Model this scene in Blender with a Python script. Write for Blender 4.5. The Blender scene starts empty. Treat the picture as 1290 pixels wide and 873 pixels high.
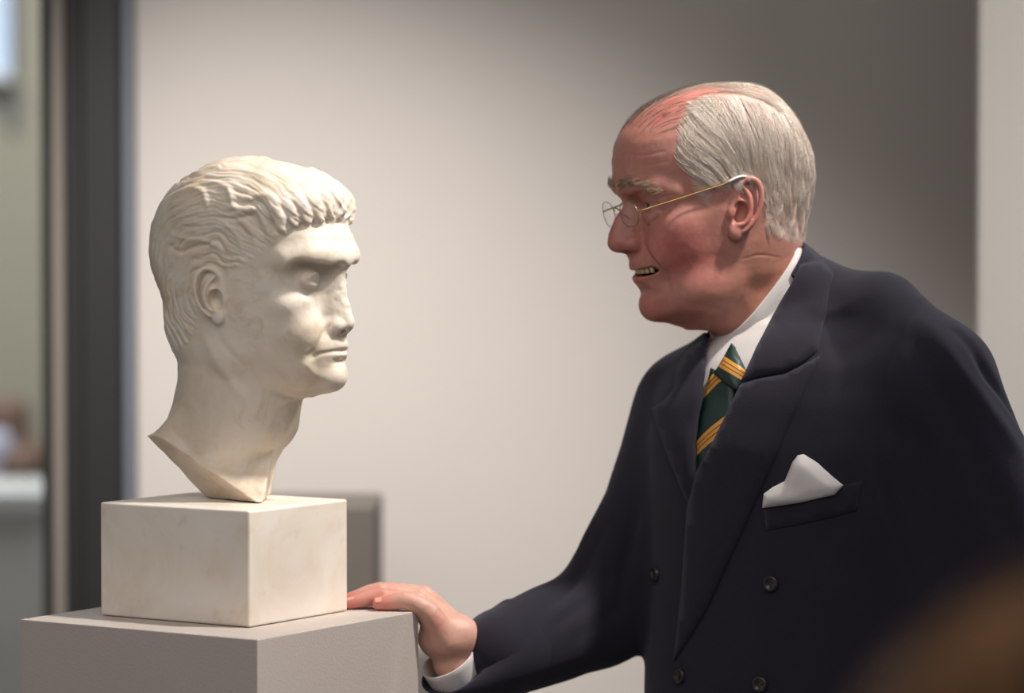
import bpy, bmesh, math, random
import numpy as np
from mathutils import Vector, Matrix
from mathutils.bvhtree import BVHTree

scene = bpy.context.scene
COL = scene.collection
R = math.radians

# ------------------------------------------------------------------ camera
CAM_H = 1.5
PITCH = 0.0334
cam_d = bpy.data.cameras.new('camera')
cam = bpy.data.objects.new('camera', cam_d)
COL.objects.link(cam)
cam.location = (0, 0, CAM_H)
cam.rotation_euler = (math.pi / 2 - PITCH, 0, 0)
cam_d.sensor_width = 36.0
cam_d.lens = 3900.0 * 36.0 / 1290.0
cam_d.clip_end = 60
cam_d.dof.use_dof = True
cam_d.dof.focus_distance = 3.27
cam_d.dof.aperture_fstop = 2.6
cam_d.dof.aperture_blades = 0
scene.camera = cam

# ------------------------------------------------------------------ world, lights, exposure
world = bpy.data.worlds.new('world')
scene.world = world
world.use_nodes = True
world.node_tree.nodes['Background'].inputs[0].default_value = (0.92, 0.93, 1.0, 1)
world.node_tree.nodes['Background'].inputs[1].default_value = 0.21
scene.view_settings.view_transform = 'Standard'
scene.view_settings.look = 'None'
scene.view_settings.exposure = 0.0
scene.view_settings.gamma = 1.0


def aim(o, target):
    d = Vector(target) - o.location
    o.rotation_euler = d.to_track_quat('-Z', 'Y').to_euler()


def spot(name, loc, target, watts, size, blend, radius, color):
    l = bpy.data.lights.new(name, 'SPOT')
    l.energy = watts
    l.spot_size = R(size)
    l.spot_blend = blend
    l.shadow_soft_size = radius
    l.color = color
    o = bpy.data.objects.new(name, l)
    COL.objects.link(o)
    o.location = loc
    aim(o, target)
    return o


def area(name, loc, target, watts, sx, sy, color):
    l = bpy.data.lights.new(name, 'AREA')
    l.energy = watts
    l.shape = 'RECTANGLE'
    l.size = sx
    l.size_y = sy
    l.color = color
    o = bpy.data.objects.new(name, l)
    COL.objects.link(o)
    o.location = loc
    aim(o, target)
    return o


# track spots of the gallery ceiling, and the daylight side of the hall
spot('track_spot_key', (0.98, 2.98, 3.12), (-0.30, 3.32, 1.22), 240, 30, 0.4, 0.09, (1.0, 0.945, 0.87))
spot('track_spot_man', (1.35, 4.10, 3.05), (0.42, 3.40, 1.50), 80, 46, 0.7, 0.06, (1.0, 0.95, 0.88))
spot('track_spot_wall', (-0.85, 3.7, 2.8), (-0.20, 5.2, 0.50), 335, 61, 1.0, 0.06, (1.0, 0.95, 0.91))
spot('track_spot_partition', (1.75, 2.9, 2.9), (1.05, 4.45, 1.45), 200, 50, 1.0, 0.6, (1.0, 0.95, 0.89))
area('daylight_side', (3.3, 4.0, 2.3), (0.4, 3.4, 1.3), 22, 1.2, 1.6, (0.72, 0.82, 1.0))
area('front_fill', (-0.2, 1.6, 3.1), (0, 3.3, 1.2), 40, 3.0, 2.0, (1.0, 0.95, 0.89))  # added fill lamp, lifts the faces turned towards the camera
area('far_room_glow', (-1.6, 8.6, 3.1), (-1.6, 8.8, 0.5), 130, 2.0, 2.5, (0.95, 0.97, 1.0))


# ------------------------------------------------------------------ helpers: objects and materials
def tag(o, label=None, cat=None, group=None, kind=None):
    if label: o['label'] = label
    if cat: o['category'] = cat
    if group: o['group'] = group
    if kind: o['kind'] = kind
    return o


def empty(name, loc=(0, 0, 0)):
    o = bpy.data.objects.new(name, None)
    COL.objects.link(o)
    o.location = loc
    o.empty_display_size = 0.05
    return o


def mesh_obj(name, verts, faces, mat=None, parent=None, smooth=True, cols=None, attrs=None):
    me = bpy.data.meshes.new(name)
    verts = np.asarray(verts, dtype=np.float32)
    if isinstance(faces, np.ndarray):
        n = faces.shape[1]
        me.vertices.add(len(verts))
        me.vertices.foreach_set('co', verts.ravel())
        me.loops.add(faces.size)
        me.loops.foreach_set('vertex_index', faces.astype(np.int32).ravel())
        me.polygons.add(len(faces))
        me.polygons.foreach_set('loop_start', np.arange(0, faces.size, n, dtype=np.int32))
        me.update(calc_edges=True)
    else:
        me.from_pydata([tuple(map(float, v)) for v in verts], [], [tuple(int(i) for i in f) for f in faces])
        me.update()
    if smooth:
        me.polygons.foreach_set('use_smooth', np.ones(len(me.polygons), dtype=bool))
    if cols is not None:
        a = me.color_attributes.new('Col', 'FLOAT_COLOR', 'POINT')
        c = np.ones((len(verts), 4), np.float32)
        c[:, :3] = cols
        a.data.foreach_set('color', c.ravel())
    if attrs:
        for k, v in attrs.items():
            a = me.attributes.new(k, 'FLOAT', 'POINT')
            a.data.foreach_set('value', np.asarray(v, np.float32))
    if mat: me.materials.append(mat)
    o = bpy.data.objects.new(name, me)
    COL.objects.link(o)
    if parent: o.parent = parent
    return o


def bm_obj(name, bm, mat=None, parent=None, smooth=False):
    me = bpy.data.meshes.new(name)
    bm.normal_update()
    bm.to_mesh(me)
    bm.free()
    if smooth:
        me.polygons.foreach_set('use_smooth', np.ones(len(me.polygons), dtype=bool))
    if mat: me.materials.append(mat)
    o = bpy.data.objects.new(name, me)
    COL.objects.link(o)
    if parent: o.parent = parent
    return o


def box_bm(x0, x1, y0, y1, z0, z1, bevel=0.0, seg=2):
    bm = bmesh.new()
    bmesh.ops.create_cube(bm, size=1)
    for v in bm.verts:
        v.co = Vector(((x0 + x1) / 2 + v.co.x * (x1 - x0), (y0 + y1) / 2 + v.co.y * (y1 - y0), (z0 + z1) / 2 + v.co.z * (z1 - z0)))
    if bevel:
        bmesh.ops.bevel(bm, geom=bm.edges[:], offset=bevel, segments=seg, affect='EDGES', profile=0.5)
    return bm


def box(name, x0, x1, y0, y1, z0, z1, mat, parent=None, bevel=0.0, seg=2):
    return bm_obj(name, box_bm(x0, x1, y0, y1, z0, z1, bevel, seg), mat, parent)


class NT:
    def __init__(self, name):
        self.m = bpy.data.materials.new(name)
        self.m.use_nodes = True
        self.t = self.m.node_tree
        self.b = self.t.nodes['Principled BSDF']

    def n(self, typ, **kw):
        n = self.t.nodes.new(typ)
        for k, v in kw.items():
            if k.startswith('i_'):
                n.inputs[k[2:].replace('_', ' ')].default_value = v
            else:
                setattr(n, k, v)
        return n

    def l(self, a, b):
        self.t.links.new(a, b)

    def coords(self, kind='Object'):
        return self.n('ShaderNodeTexCoord').outputs[kind]

    def noise(self, scale, detail=4, rough=0.55, vec=None, dist=0.0):
        n = self.n('ShaderNodeTexNoise')
        n.inputs['Scale'].default_value = scale
        n.inputs['Detail'].default_value = detail
        n.inputs['Roughness'].default_value = rough
        n.inputs['Distortion'].default_value = dist
        if vec is not None: self.l(vec, n.inputs['Vector'])
        return n

    def ramp(self, src, stops):
        r = self.n('ShaderNodeValToRGB')
        e = r.color_ramp.elements
        while len(e) < len(stops): e.new(0.5)
        for k, (p, c) in enumerate(stops):
            e[k].position = p
            e[k].color = (*c, 1) if len(c) == 3 else c
        self.l(src, r.inputs[0])
        return r.outputs[0]

    def mix(self, a, b, fac, mode='MIX'):
        m = self.n('ShaderNodeMix', data_type='RGBA', blend_type=mode)
        for sock, v in ((m.inputs[0], fac), (m.inputs[6], a), (m.inputs[7], b)):
            if hasattr(v, 'is_linked') or hasattr(v, 'links'):
                self.l(v, sock)
            elif isinstance(v, (int, float)):
                sock.default_value = v
            else:
                sock.default_value = (*v, 1)
        return m.outputs[2]

    def bump(self, src, strength, dist):
        b = self.n('ShaderNodeBump')
        b.inputs['Strength'].default_value = strength
        b.inputs['Distance'].default_value = dist
        self.l(src, b.inputs['Height'])
        self.l(b.outputs[0], self.b.inputs['Normal'])

    def set(self, **kw):
        for k, v in kw.items():
            s = self.b.inputs[k.replace('_', ' ')]
            if hasattr(v, 'links'): self.l(v, s)
            elif isinstance(v, tuple) and len(v) == 3 and s.type == 'RGBA': s.default_value = (*v, 1)
            else: s.default_value = v
        return self


def lin(r, g, b):
    f = lambda c: (c / 255 / 12.92) if c / 255 <= 0.04045 else ((c / 255 + 0.055) / 1.055) ** 2.4
    return (f(r), f(g), f(b))


def painted(name, col, rough=0.75, bump=0.12, bscale=450, var=0.06):
    n = NT(name)
    co = n.coords()
    big = n.noise(3.0, 3, 0.5, co)
    d = tuple(c * (1 - var) for c in col)
    n.set(Base_Color=n.mix(d, col, big.outputs[0]), Roughness=rough)
    fine = n.noise(bscale, 3, 0.6, co)
    n.bump(fine.outputs[0], bump, 0.001)
    return n.m


def plain(name, col, rough=0.5, metal=0.0, **kw):
    n = NT(name)
    co = n.coords()
    v = n.noise(60, 3, 0.6, co)
    n.set(Base_Color=n.mix(tuple(c * 0.92 for c in col), col, v.outputs[0]), Roughness=rough, Metallic=metal, **kw)
    return n.m


# ------------------------------------------------------------------ helpers: implicit sculpting (millimetre grids)
def smin(a, b, k):
    if k <= 0: return np.minimum(a, b)
    h = np.maximum(k - np.abs(a - b), 0) / k
    return np.minimum(a, b) - h * h * (k * 0.25)


def smax(a, b, k):
    return -smin(-a, -b, k)


def rot_axes(yaw=0, pitch=0, roll=0):
    return np.array(Matrix.Rotation(R(yaw), 3, 'Z') @ Matrix.Rotation(R(pitch), 3, 'Y') @ Matrix.Rotation(R(roll), 3, 'X'))


class Field:
    """signed distance volume, all lengths in millimetres"""

    def __init__(self, lo, hi, h):
        self.h = h
        self.lo = np.array(lo, float)
        n = np.ceil((np.array(hi) - self.lo) / h).astype(int) + 1
        self.ax = [(self.lo[i] + h * np.arange(n[i])).astype(np.float32) for i in range(3)]
        self.D = np.full(n, 60.0, np.float32)

    def win(self, lo, hi):
        s = []
        for i in range(3):
            a = int(np.clip(np.floor((lo[i] - self.lo[i]) / self.h), 0, self.D.shape[i] - 1))
            b = int(np.clip(np.ceil((hi[i] - self.lo[i]) / self.h) + 1, a + 1, self.D.shape[i]))
            s.append(slice(a, b))
        s = tuple(s)
        X, Y, Z = np.meshgrid(self.ax[0][s[0]], self.ax[1][s[1]], self.ax[2][s[2]], indexing='ij', sparse=True)
        return s, X, Y, Z

    def apply(self, fn, lo, hi, k=0.0, op='u'):
        m = k + 4 * self.h
        s, X, Y, Z = self.win(np.array(lo) - m, np.array(hi) + m)
        d = fn(X, Y, Z)
        D = self.D[s]
        if op == 'u': self.D[s] = smin(D, d, k)
        elif op == 's': self.D[s] = smax(D, -d, k)
        elif op == 'i': self.D[s] = smax(D, d, k)

    def ell(self, c, r, k=6, op='u', ax=None, sym=False):
        for sg in ((1, -1) if sym else (1,)):
            cc = np.array(c, float)
            cc[1] *= sg
            rr = np.array(r, float)
            A = None
            if ax is not None:
                A = np.array(ax, float)
                if sg < 0:
                    A = np.diag([1, -1, 1]) @ A @ np.diag([1, -1, 1])
            ext = rr if A is None else np.sqrt(((A * rr[None, :]) ** 2).sum(1))

            def fn(X, Y, Z):
                x, y, z = X - cc[0], Y - cc[1], Z - cc[2]
                if A is not None:
                    x, y, z = (A[0, 0] * x + A[1, 0] * y + A[2, 0] * z, A[0, 1] * x + A[1, 1] * y + A[2, 1] * z, A[0, 2] * x + A[1, 2] * y + A[2, 2] * z)
                a, b, c2 = x / rr[0], y / rr[1], z / rr[2]
                q = np.sqrt(a * a + b * b + c2 * c2) + 1e-6
                g = np.sqrt((a / rr[0]) ** 2 + (b / rr[1]) ** 2 + (c2 / rr[2]) ** 2) + 1e-9
                return q * (q - 1.0) / g
            self.apply(fn, cc - ext, cc + ext, k, op)

    def cone(self, a, b, ra, rb, k=4, op='u', sym=False, flat=None):
        """round cone between a and b; flat=(axis vector, factor) squashes along that axis"""
        for sg in ((1, -1) if sym else (1,)):
            A = np.array(a, float) * (1, sg, 1)
            B = np.array(b, float) * (1, sg, 1)
            fl = None
            if flat is not None:
                v = np.array(flat[0], float) * (1, sg, 1)
                v /= np.linalg.norm(v)
                fl = (v, flat[1])

            def fn(X, Y, Z):
                ba = B - A
                L = max(ba @ ba, 1e-9)
                x, y, z = X - A[0], Y - A[1], Z - A[2]
                t = np.clip((x * ba[0] + y * ba[1] + z * ba[2]) / L, 0, 1)
                x, y, z = x - t * ba[0], y - t * ba[1], z - t * ba[2]
                if fl is not None:
                    q = (x * fl[0][0] + y * fl[0][1] + z * fl[0][2]) * (1 / fl[1] - 1)
                    x, y, z = x + q * fl[0][0], y + q * fl[0][1], z + q * fl[0][2]
                return np.sqrt(x * x + y * y + z * z) - (ra + (rb - ra) * t)
            m = max(ra, rb)
            self.apply(fn, np.minimum(A, B) - m, np.maximum(A, B) + m, k, op)

    def tube(self, pts, rad, k=3, op='u', sym=False, flat=None):
        for sg in ((1, -1) if sym else (1,)):
            P = np.asarray(pts, float) * (1, sg, 1)
            rd = np.broadcast_to(np.asarray(rad, float), (len(P),))

            def fn(X, Y, Z):
                best = None
                for i in range(len(P) - 1):
                    A, ba = P[i], P[i + 1] - P[i]
                    L = max(ba @ ba, 1e-9)
                    x, y, z = X - A[0], Y - A[1], Z - A[2]
                    t = np.clip((x * ba[0] + y * ba[1] + z * ba[2]) / L, 0, 1)
                    x, y, z = x - t * ba[0], y - t * ba[1], z - t * ba[2]
                    d = np.sqrt(x * x + y * y + z * z) - (rd[i] + (rd[i + 1] - rd[i]) * t)
                    best = d if best is None else np.minimum(best, d)
                return best
            m = rd.max()
            self.apply(fn, P.min(0) - m, P.max(0) + m, k, op)

    def halfspace(self, p, n, k=0, op='i'):
        n = np.array(n, float)
        n /= np.linalg.norm(n)
        hi = self.lo + self.h * np.array(self.D.shape)
        self.apply(lambda X, Y, Z: (X - p[0]) * n[0] + (Y - p[1]) * n[1] + (Z - p[2]) * n[2], self.lo, hi, k, op)

    def mesh(self):
        """surface nets"""
        D = self.D
        S = (D < 0)
        nx, ny, nz = D.shape
        acc = np.zeros((nx - 1, ny - 1, nz - 1), np.int8)
        for i in (0, 1):
            for j in (0, 1):
                for k in (0, 1):
                    acc += S[i:nx - 1 + i, j:ny - 1 + j, k:nz - 1 + k]
        cell = (acc > 0) & (acc < 8)
        idx = np.full(cell.shape, -1, np.int32)
        cz = np.argwhere(cell)
        idx[cell] = np.arange(len(cz))
        c = [[[D[cz[:, 0] + i, cz[:, 1] + j, cz[:, 2] + k] for k in (0, 1)] for j in (0, 1)] for i in (0, 1)]
        P = np.zeros((len(cz), 3))
        W = np.zeros(len(cz))
        for axis in range(3):
            for a in (0, 1):
                for b in (0, 1):
                    o = [0, 0, 0]
                    u, v = [q for q in range(3) if q != axis]
                    o[u], o[v] = a, b
                    o2 = list(o)
                    o2[axis] = 1
                    d0 = c[o[0]][o[1]][o[2]]
                    d1 = c[o2[0]][o2[1]][o2[2]]
                    x = (d0 < 0) != (d1 < 0)
                    t = np.where(x, d0 / np.where(x, d0 - d1, 1), 0)
                    pt = np.zeros((len(cz), 3))
                    pt[:, u] = a
                    pt[:, v] = b
                    pt[:, axis] = t
                    P += pt * x[:, None]
                    W += x
        P = P / W[:, None] + cz
        faces = []
        for axis in range(3):
            u, v = (axis + 1) % 3, (axis + 2) % 3
            sl0 = [slice(None)] * 3
            sl1 = [slice(None)] * 3
            sl0[axis] = slice(0, -1)
            sl1[axis] = slice(1, None)
            a, b = S[tuple(sl0)], S[tuple(sl1)]
            e = a != b
            q = np.argwhere(e)
            ok = (q[:, u] > 0) & (q[:, v] > 0) & (q[:, u] < D.shape[u] - 1) & (q[:, v] < D.shape[v] - 1)
            q = q[ok]
            ins = a[q[:, 0], q[:, 1], q[:, 2]]
            du = np.zeros(3, int)
            dv = np.zeros(3, int)
            du[u] = 1
            dv[v] = 1
            g = lambda w: idx[w[:, 0], w[:, 1], w[:, 2]]
            f = np.stack([g(q - du - dv), g(q - dv), g(q), g(q - du)], 1)
            f[~ins] = f[~ins][:, ::-1]
            faces.append(f)
        F = np.concatenate(faces)
        return P * self.h + self.lo, F


def vnormals(V, F):
    a, b, c = V[F[:, 0]], V[F[:, 1]], V[F[:, 2]]
    n = np.cross(b - a, c - a)
    if F.shape[1] == 4:
        n = np.cross(c - a, V[F[:, 3]] - b)
    N = np.zeros_like(V)
    for k in range(F.shape[1]):
        for j in range(3):
            N[:, j] += np.bincount(F[:, k], n[:, j], len(V))
    return N / (np.linalg.norm(N, axis=1, keepdims=True) + 1e-12)


def relax(V, F, it=1, lam=0.5, mask=None):
    E = np.concatenate([F[:, [i, (i + 1) % F.shape[1]]] for i in range(F.shape[1])])
    deg = np.bincount(E[:, 0], minlength=len(V)) + 1e-9
    for _ in range(it):
        A = np.stack([np.bincount(E[:, 0], V[E[:, 1], j], len(V)) for j in range(3)], 1) / deg[:, None]
        w = lam if mask is None else lam * mask[:, None]
        V = V + (A - V) * w
    return V


def catmull(P, n):
    P = np.asarray(P, float)
    if len(P) < 3:
        t = np.linspace(0, 1, n)[:, None]
        return P[0] * (1 - t) + P[-1] * t
    Q = np.vstack([2 * P[0] - P[1], P, 2 * P[-1] - P[-2]])
    out = []
    for t in np.linspace(0, len(P) - 1 - 1e-9, n):
        i = int(t)
        f = t - i
        a, b, c, d = Q[i], Q[i + 1], Q[i + 2], Q[i + 3]
        out.append(0.5 * ((2 * b) + (-a + c) * f + (2 * a - 5 * b + 4 * c - d) * f * f + (-a + 3 * b - 3 * c + d) * f ** 3))
    return np.array(out)


def polydist(V, P):
    """distance of points V to polyline P, and the parameter 0..1 along it"""
    best = np.full(len(V), 1e9)
    par = np.zeros(len(V))
    n = len(P) - 1
    for i in range(n):
        a, b = P[i], P[i + 1]
        ab = b - a
        t = np.clip(((V - a) @ ab) / max(ab @ ab, 1e-9), 0, 1)
        d = np.linalg.norm(V - a - t[:, None] * ab, axis=1)
        m = d < best
        best[m] = d[m]
        par[m] = (i + t[m]) / n
    return best, par


def stroke(V, N, pts, rad, amp, sym=False, taper=True, n=14, vec=None):
    """sculpt brush: push the surface by amp along its normal (or vec) within rad of a curve"""
    for sg in ((1, -1) if sym else (1,)):
        P = catmull(np.asarray(pts, float) * (1, sg, 1), n) if len(pts) > 1 else np.asarray(pts, float) * (1, sg, 1)
        lo, hi = P.min(0) - rad * 1.6, P.max(0) + rad * 1.6
        m = np.where(((V > lo) & (V < hi)).all(1))[0]
        if not len(m): continue
        if len(P) == 1:
            d = np.linalg.norm(V[m] - P[0], axis=1)
            t = np.full(len(m), 0.5)
        else:
            d, t = polydist(V[m], P)
        w = np.exp(-(d / rad) ** 2 * 2.0) * (d < rad * 1.6)
        if taper and len(P) > 1:
            w = w * np.sqrt(np.clip(np.sin(np.pi * np.clip(t * 0.94 + 0.03, 0, 1)), 0, 1))
        dv = N[m] if vec is None else np.asarray(vec, float) * (1, sg, 1)
        V[m] += dv * (w * amp)[:, None]


def vnoise(P, scale, seed=0, octaves=3):
    """smooth value noise in -1..1 at points P"""
    rng = np.random.RandomState(seed)
    T = rng.rand(32, 32, 32).astype(np.float32) * 2 - 1
    out = np.zeros(len(P))
    amp = 1.0
    tot = 0
    for o in range(octaves):
        q = P / scale * 2 ** o + 17.3 * o + 100
        i = np.floor(q).astype(int)
        f = q - i
        f = f * f * (3 - 2 * f)
        v = 0
        for a in (0, 1):
            for b in (0, 1):
                for c in (0, 1):
                    w = (f[:, 0] if a else 1 - f[:, 0]) * (f[:, 1] if b else 1 - f[:, 1]) * (f[:, 2] if c else 1 - f[:, 2])
                    v = v + w * T[(i[:, 0] + a) % 32, (i[:, 1] + b) % 32, (i[:, 2] + c) % 32]
        out += v * amp
        tot += amp
        amp *= 0.5
    return out / tot


def gsmooth(a, sig):
    r = int(sig * 3) + 1
    k = np.exp(-np.arange(-r, r + 1) ** 2 / (2 * sig * sig))
    k /= k.sum()
    return np.convolve(np.pad(a, r, mode='edge'), k, 'valid')


class Loft:
    """stack of super-elliptic slices given by silhouette supports; z up, x forward"""

    def __init__(self, rows, yaw, sm=3.0):
        # rows: z, front support, back support, half width, centre x, front exponent
        A = np.array(sorted(rows))
        z = np.arange(A[0, 0], A[-1, 0] + 0.25, 0.5)
        c = [gsmooth(np.interp(z, A[:, 0], A[:, i]), sm * 2) for i in range(1, 6)]
        self.z = z
        f, b, self.w, self.c, self.n = c
        cy, sy = math.cos(R(yaw)), math.sin(R(yaw))
        m = self.n / (self.n - 1)
        sup = lambda S: np.maximum(np.maximum(S ** m - (self.w * sy) ** m, 1e-3) ** (1 / m) / cy, 6)
        self.af = sup(np.maximum(f - self.c * cy, 1.0))
        self.ab = sup(np.maximum(self.c * cy - b, 1.0))

    def at(self, zz):
        g = lambda a: np.interp(zz, self.z, a)
        return g(self.af), g(self.ab), g(self.w), g(self.c), g(self.n)

    def front(self, y, z):
        af, ab, w, c, n = self.at(z)
        return c + af * np.maximum(1 - (abs(y) / w) ** n, 0) ** (1 / n)

    def side(self, x, z):
        af, ab, w, c, n = self.at(z)
        a = af if x > c else ab
        return w * np.maximum(1 - (abs(x - c) / a) ** n, 0) ** (1 / n)

    def sdf(self, X, Y, Z):
        af, ab, w, c, n = [a.astype(np.float32) for a in self.at(Z.ravel())]
        sh = Z.shape
        af, ab, w, c, n = [a.reshape(sh) for a in (af, ab, w, c, n)]
        dx = X - c
        a = np.where(dx > 0, af, ab)
        rho = ((np.abs(Y) / w) ** n + (np.abs(dx) / a) ** n) ** (1 / n)
        d = (rho - 1) * np.minimum(w, a) * 0.9
        z0, z1 = self.z[0], self.z[-1]
        return np.maximum(d, np.maximum(z0 - Z, Z - z1))


def place(V, loc, yaw, pitch=0.0, roll=0.0):
    """millimetre head space to world metres"""
    M = rot_axes(yaw, pitch, roll)
    return (np.asarray(V) * 0.001) @ M.T + np.array(loc)
# ------------------------------------------------------------------ the setting
M = {}
M['wall'] = painted('warm_grey_wall_paint', lin(194, 187, 181), 0.8, 0.10, 380)
M['wall2'] = painted('off_white_partition_paint', lin(214, 208, 200), 0.8, 0.10, 380)
M['floor'] = painted('grey_screed_floor', lin(118, 112, 106), 0.5, 0.05, 120, 0.2)
M['ceil'] = painted('white_ceiling_paint', lin(205, 202, 198), 0.85, 0.05, 300)
M['frame'] = plain('dark_anodised_aluminium', lin(25, 24, 23), 0.6, 0.0)
M['frame_edge'] = plain('steel_grey_aluminium_edge', lin(108, 114, 124), 0.5)
M['bead'] = plain('beige_glazing_bead', lin(130, 122, 114), 0.5)

WY = 5.2
box('floor', -4.2, 4.2, -1.6, 12.2, -0.1, 0.0, M['floor'])['kind'] = 'structure'
box('ceiling', -4.2, 4.2, -1.6, 12.2, 3.25, 3.35, M['ceil'])['kind'] = 'structure'
FX1 = (170 - 645) / 3900 * WY           # right edge of the glazed door frame
FX0 = FX1 - 0.158
box('wall_back', FX1, 4.2, WY, WY + 0.2, 0, 3.25, M['wall'])['kind'] = 'structure'
PX = (1233 - 645) / 3900 * 4.45
box('wall_right', PX, 4.2, 4.45, 4.48, 0, 3.25, M['wall2'])['kind'] = 'structure'
# glazed door on the left, and the next room seen through it

n = NT('door_glass_pane')
tr = n.n('ShaderNodeBsdfTransparent')
tr.inputs[0].default_value = (0.93, 0.95, 0.95, 1)
gls = n.n('ShaderNodeBsdfGlossy')
gls.inputs['Roughness'].default_value = 0.04
mx = n.n('ShaderNodeMixShader')
mx.inputs[0].default_value = 0.08
n.l(tr.outputs[0], mx.inputs[1])
n.l(gls.outputs[0], mx.inputs[2])
n.l(mx.outputs[0], n.t.nodes['Material Output'].inputs['Surface'])
M['pane'] = n.m
door = empty('door_1', (0, 0, 0))
door['kind'] = 'structure'
pxx = lambda p, Y: (p - 645) / 3900 * Y
box('jamb_edge', pxx(152, WY), FX1, WY - 0.03, WY + 0.10, 0, 3.25, M['frame_edge'], door, 0.003)
box('post', pxx(104, WY - .06), pxx(151, WY - .06), WY - 0.06, WY + 0.08, 0, 3.25, M['frame'], door, 0.004)
box('post_rebate', pxx(82, WY - .02), pxx(105, WY - .02), WY - 0.02, WY + 0.08, 0, 3.25, M['frame'], door, 0.003)
box('glazing_bead', pxx(66, WY - .035), pxx(81, WY - .035), WY - 0.035, WY + 0.05, 0, 3.25, M['bead'], door, 0.004)
box('inner_stile', pxx(52, WY - .01), pxx(66, WY - .01), WY - 0.01, WY + 0.06, 0, 3.25, M['frame'], door, 0.002)
box('pane', -2.6, pxx(52, WY), WY + 0.02, WY + 0.03, 0.0, 3.25, M['pane'], door)

# the room beyond
M['far'] = painted('beige_far_wall', lin(176, 168, 146), 0.85, 0.05, 200)
box('wall_far', -4.2, 1.2, 11.0, 11.2, 0, 3.25, M['far'])['kind'] = 'structure'
n = NT('overcast_daylight')
n.b.inputs['Emission Color'].default_value = (0.70, 0.80, 1.0, 1)
n.b.inputs['Emission Strength'].default_value = 0.45
n.set(Base_Color=(0.6, 0.7, 0.85), Roughness=0.2)
M['daywin'] = n.m
win = empty('window_1', (0, 0, 0))
win['kind'] = 'structure'
YW = 10.97
box('pane', -3.2, pxx(15, YW), YW, YW + 0.02, pxx(0, 0) + 1.5 + (436.5 - 96) / 3900 * YW - PITCH * YW, 3.1, M['daywin'], win)
box('window_frame', pxx(15, YW), pxx(21, YW), YW - 0.03, YW + 0.02, 1.9, 3.1, M['frame_edge'], win, 0.004)
box('window_sill', -3.2, pxx(22, YW), YW - 0.12, YW + 0.02, 1.5 + (436.5 - 106) / 3900 * YW - PITCH * YW, 1.5 + (436.5 - 97) / 3900 * YW - PITCH * YW, M['wall2'], win, 0.004)
zz = lambda y, Y: 1.5 + (436.5 - y) / 3900 * Y - PITCH * Y
# brown armchair in front of a white bench
M['leather'] = plain('brown_leather', lin(112, 78, 58), 0.5)
M['white_lam'] = plain('white_laminate', lin(214, 212, 208), 0.4)
M['cushion'] = plain('pale_blue_fabric', lin(186, 190, 206), 0.8)
YA = 9.6
arm = empty('armchair', (pxx(-20, YA), YA, 0))
tag(arm, 'brown leather armchair in the next room behind the glass door', 'armchair')


def apart(name, x0, x1, y0, y1, z0, z1, mat, bev=0.03):
    o = box(name, x0 - arm.location.x, x1 - arm.location.x, y0 - YA, y1 - YA, z0, z1, mat, arm, bev, 3)
    return o


xr = pxx(50, YA)
apart('seat', xr - 0.62, xr - 0.09, YA - 0.30, YA + 0.22, 0.28, 0.44, M['leather'])
apart('backrest', xr - 0.66, xr - 0.075, YA + 0.20, YA + 0.34, 0.28, zz(505, YA), M['leather'], 0.05)
apart('armrest', xr - 0.085, xr + 0.03, YA - 0.30, YA + 0.26, 0.12, zz(560, YA), M['leather'], 0.04)
apart('armrest', xr - 0.72, xr - 0.60, YA - 0.30, YA + 0.26, 0.12, zz(560, YA), M['leather'], 0.04)
for sx in (xr - 0.66, xr - 0.02):
    for sy in (YA - 0.26, YA + 0.24):
        apart('leg', sx - 0.02, sx + 0.02, sy - 0.02, sy + 0.02, 0, 0.14, M['frame'], 0.004)
apart('cushion', xr - 0.36, xr - 0.105, YA + 0.06, YA + 0.20, 0.44, zz(545, YA), M['cushion'], 0.05)
YB = 8.3
bx1 = pxx(62, YB)
bench = empty('display_bench', (bx1 - 0.8, YB, 0))
tag(bench, 'long white bench in the next room in front of the brown armchair', 'bench')


def bpart(name, x0, x1, y0, y1, z0, z1, mat, bev=0.004):
    return box(name, x0 - bench.location.x, x1 - bench.location.x, y0 - YB, y1 - YB, z0, z1, mat, bench, bev)


zt = zz(621, YB)
bpart('top', bx1 - 1.7, bx1, YB, YB + 0.5, zt - 0.05, zt, M['white_lam'])
bpart('side_panel', bx1 - 0.05, bx1 - 0.01, YB + 0.02, YB + 0.48, 0, zt - 0.05, M['wall2'])
bpart('side_panel', bx1 - 1.69, bx1 - 1.65, YB + 0.02, YB + 0.48, 0, zt - 0.05, M['wall2'])
bpart('front_panel', bx1 - 1.65, bx1 - 0.05, YB + 0.03, YB + 0.06, 0.0, zt - 0.05, M['wall2'])
# second pedestal against the back wall
YP = 4.72
gp = box('pedestal', pxx(250, YP), pxx(472, YP), YP, YP + 0.27, 0, zz(640, YP), painted('shaded_grey_pedestal_paint', lin(100, 94, 86), 0.6, 0.3, 330, 0.04), None, 0.002)  # grey darkened so the paint itself carries the pedestal's shade
tag(gp, 'out-of-focus grey pedestal standing at the back wall behind the marble block', 'pedestal')
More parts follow.
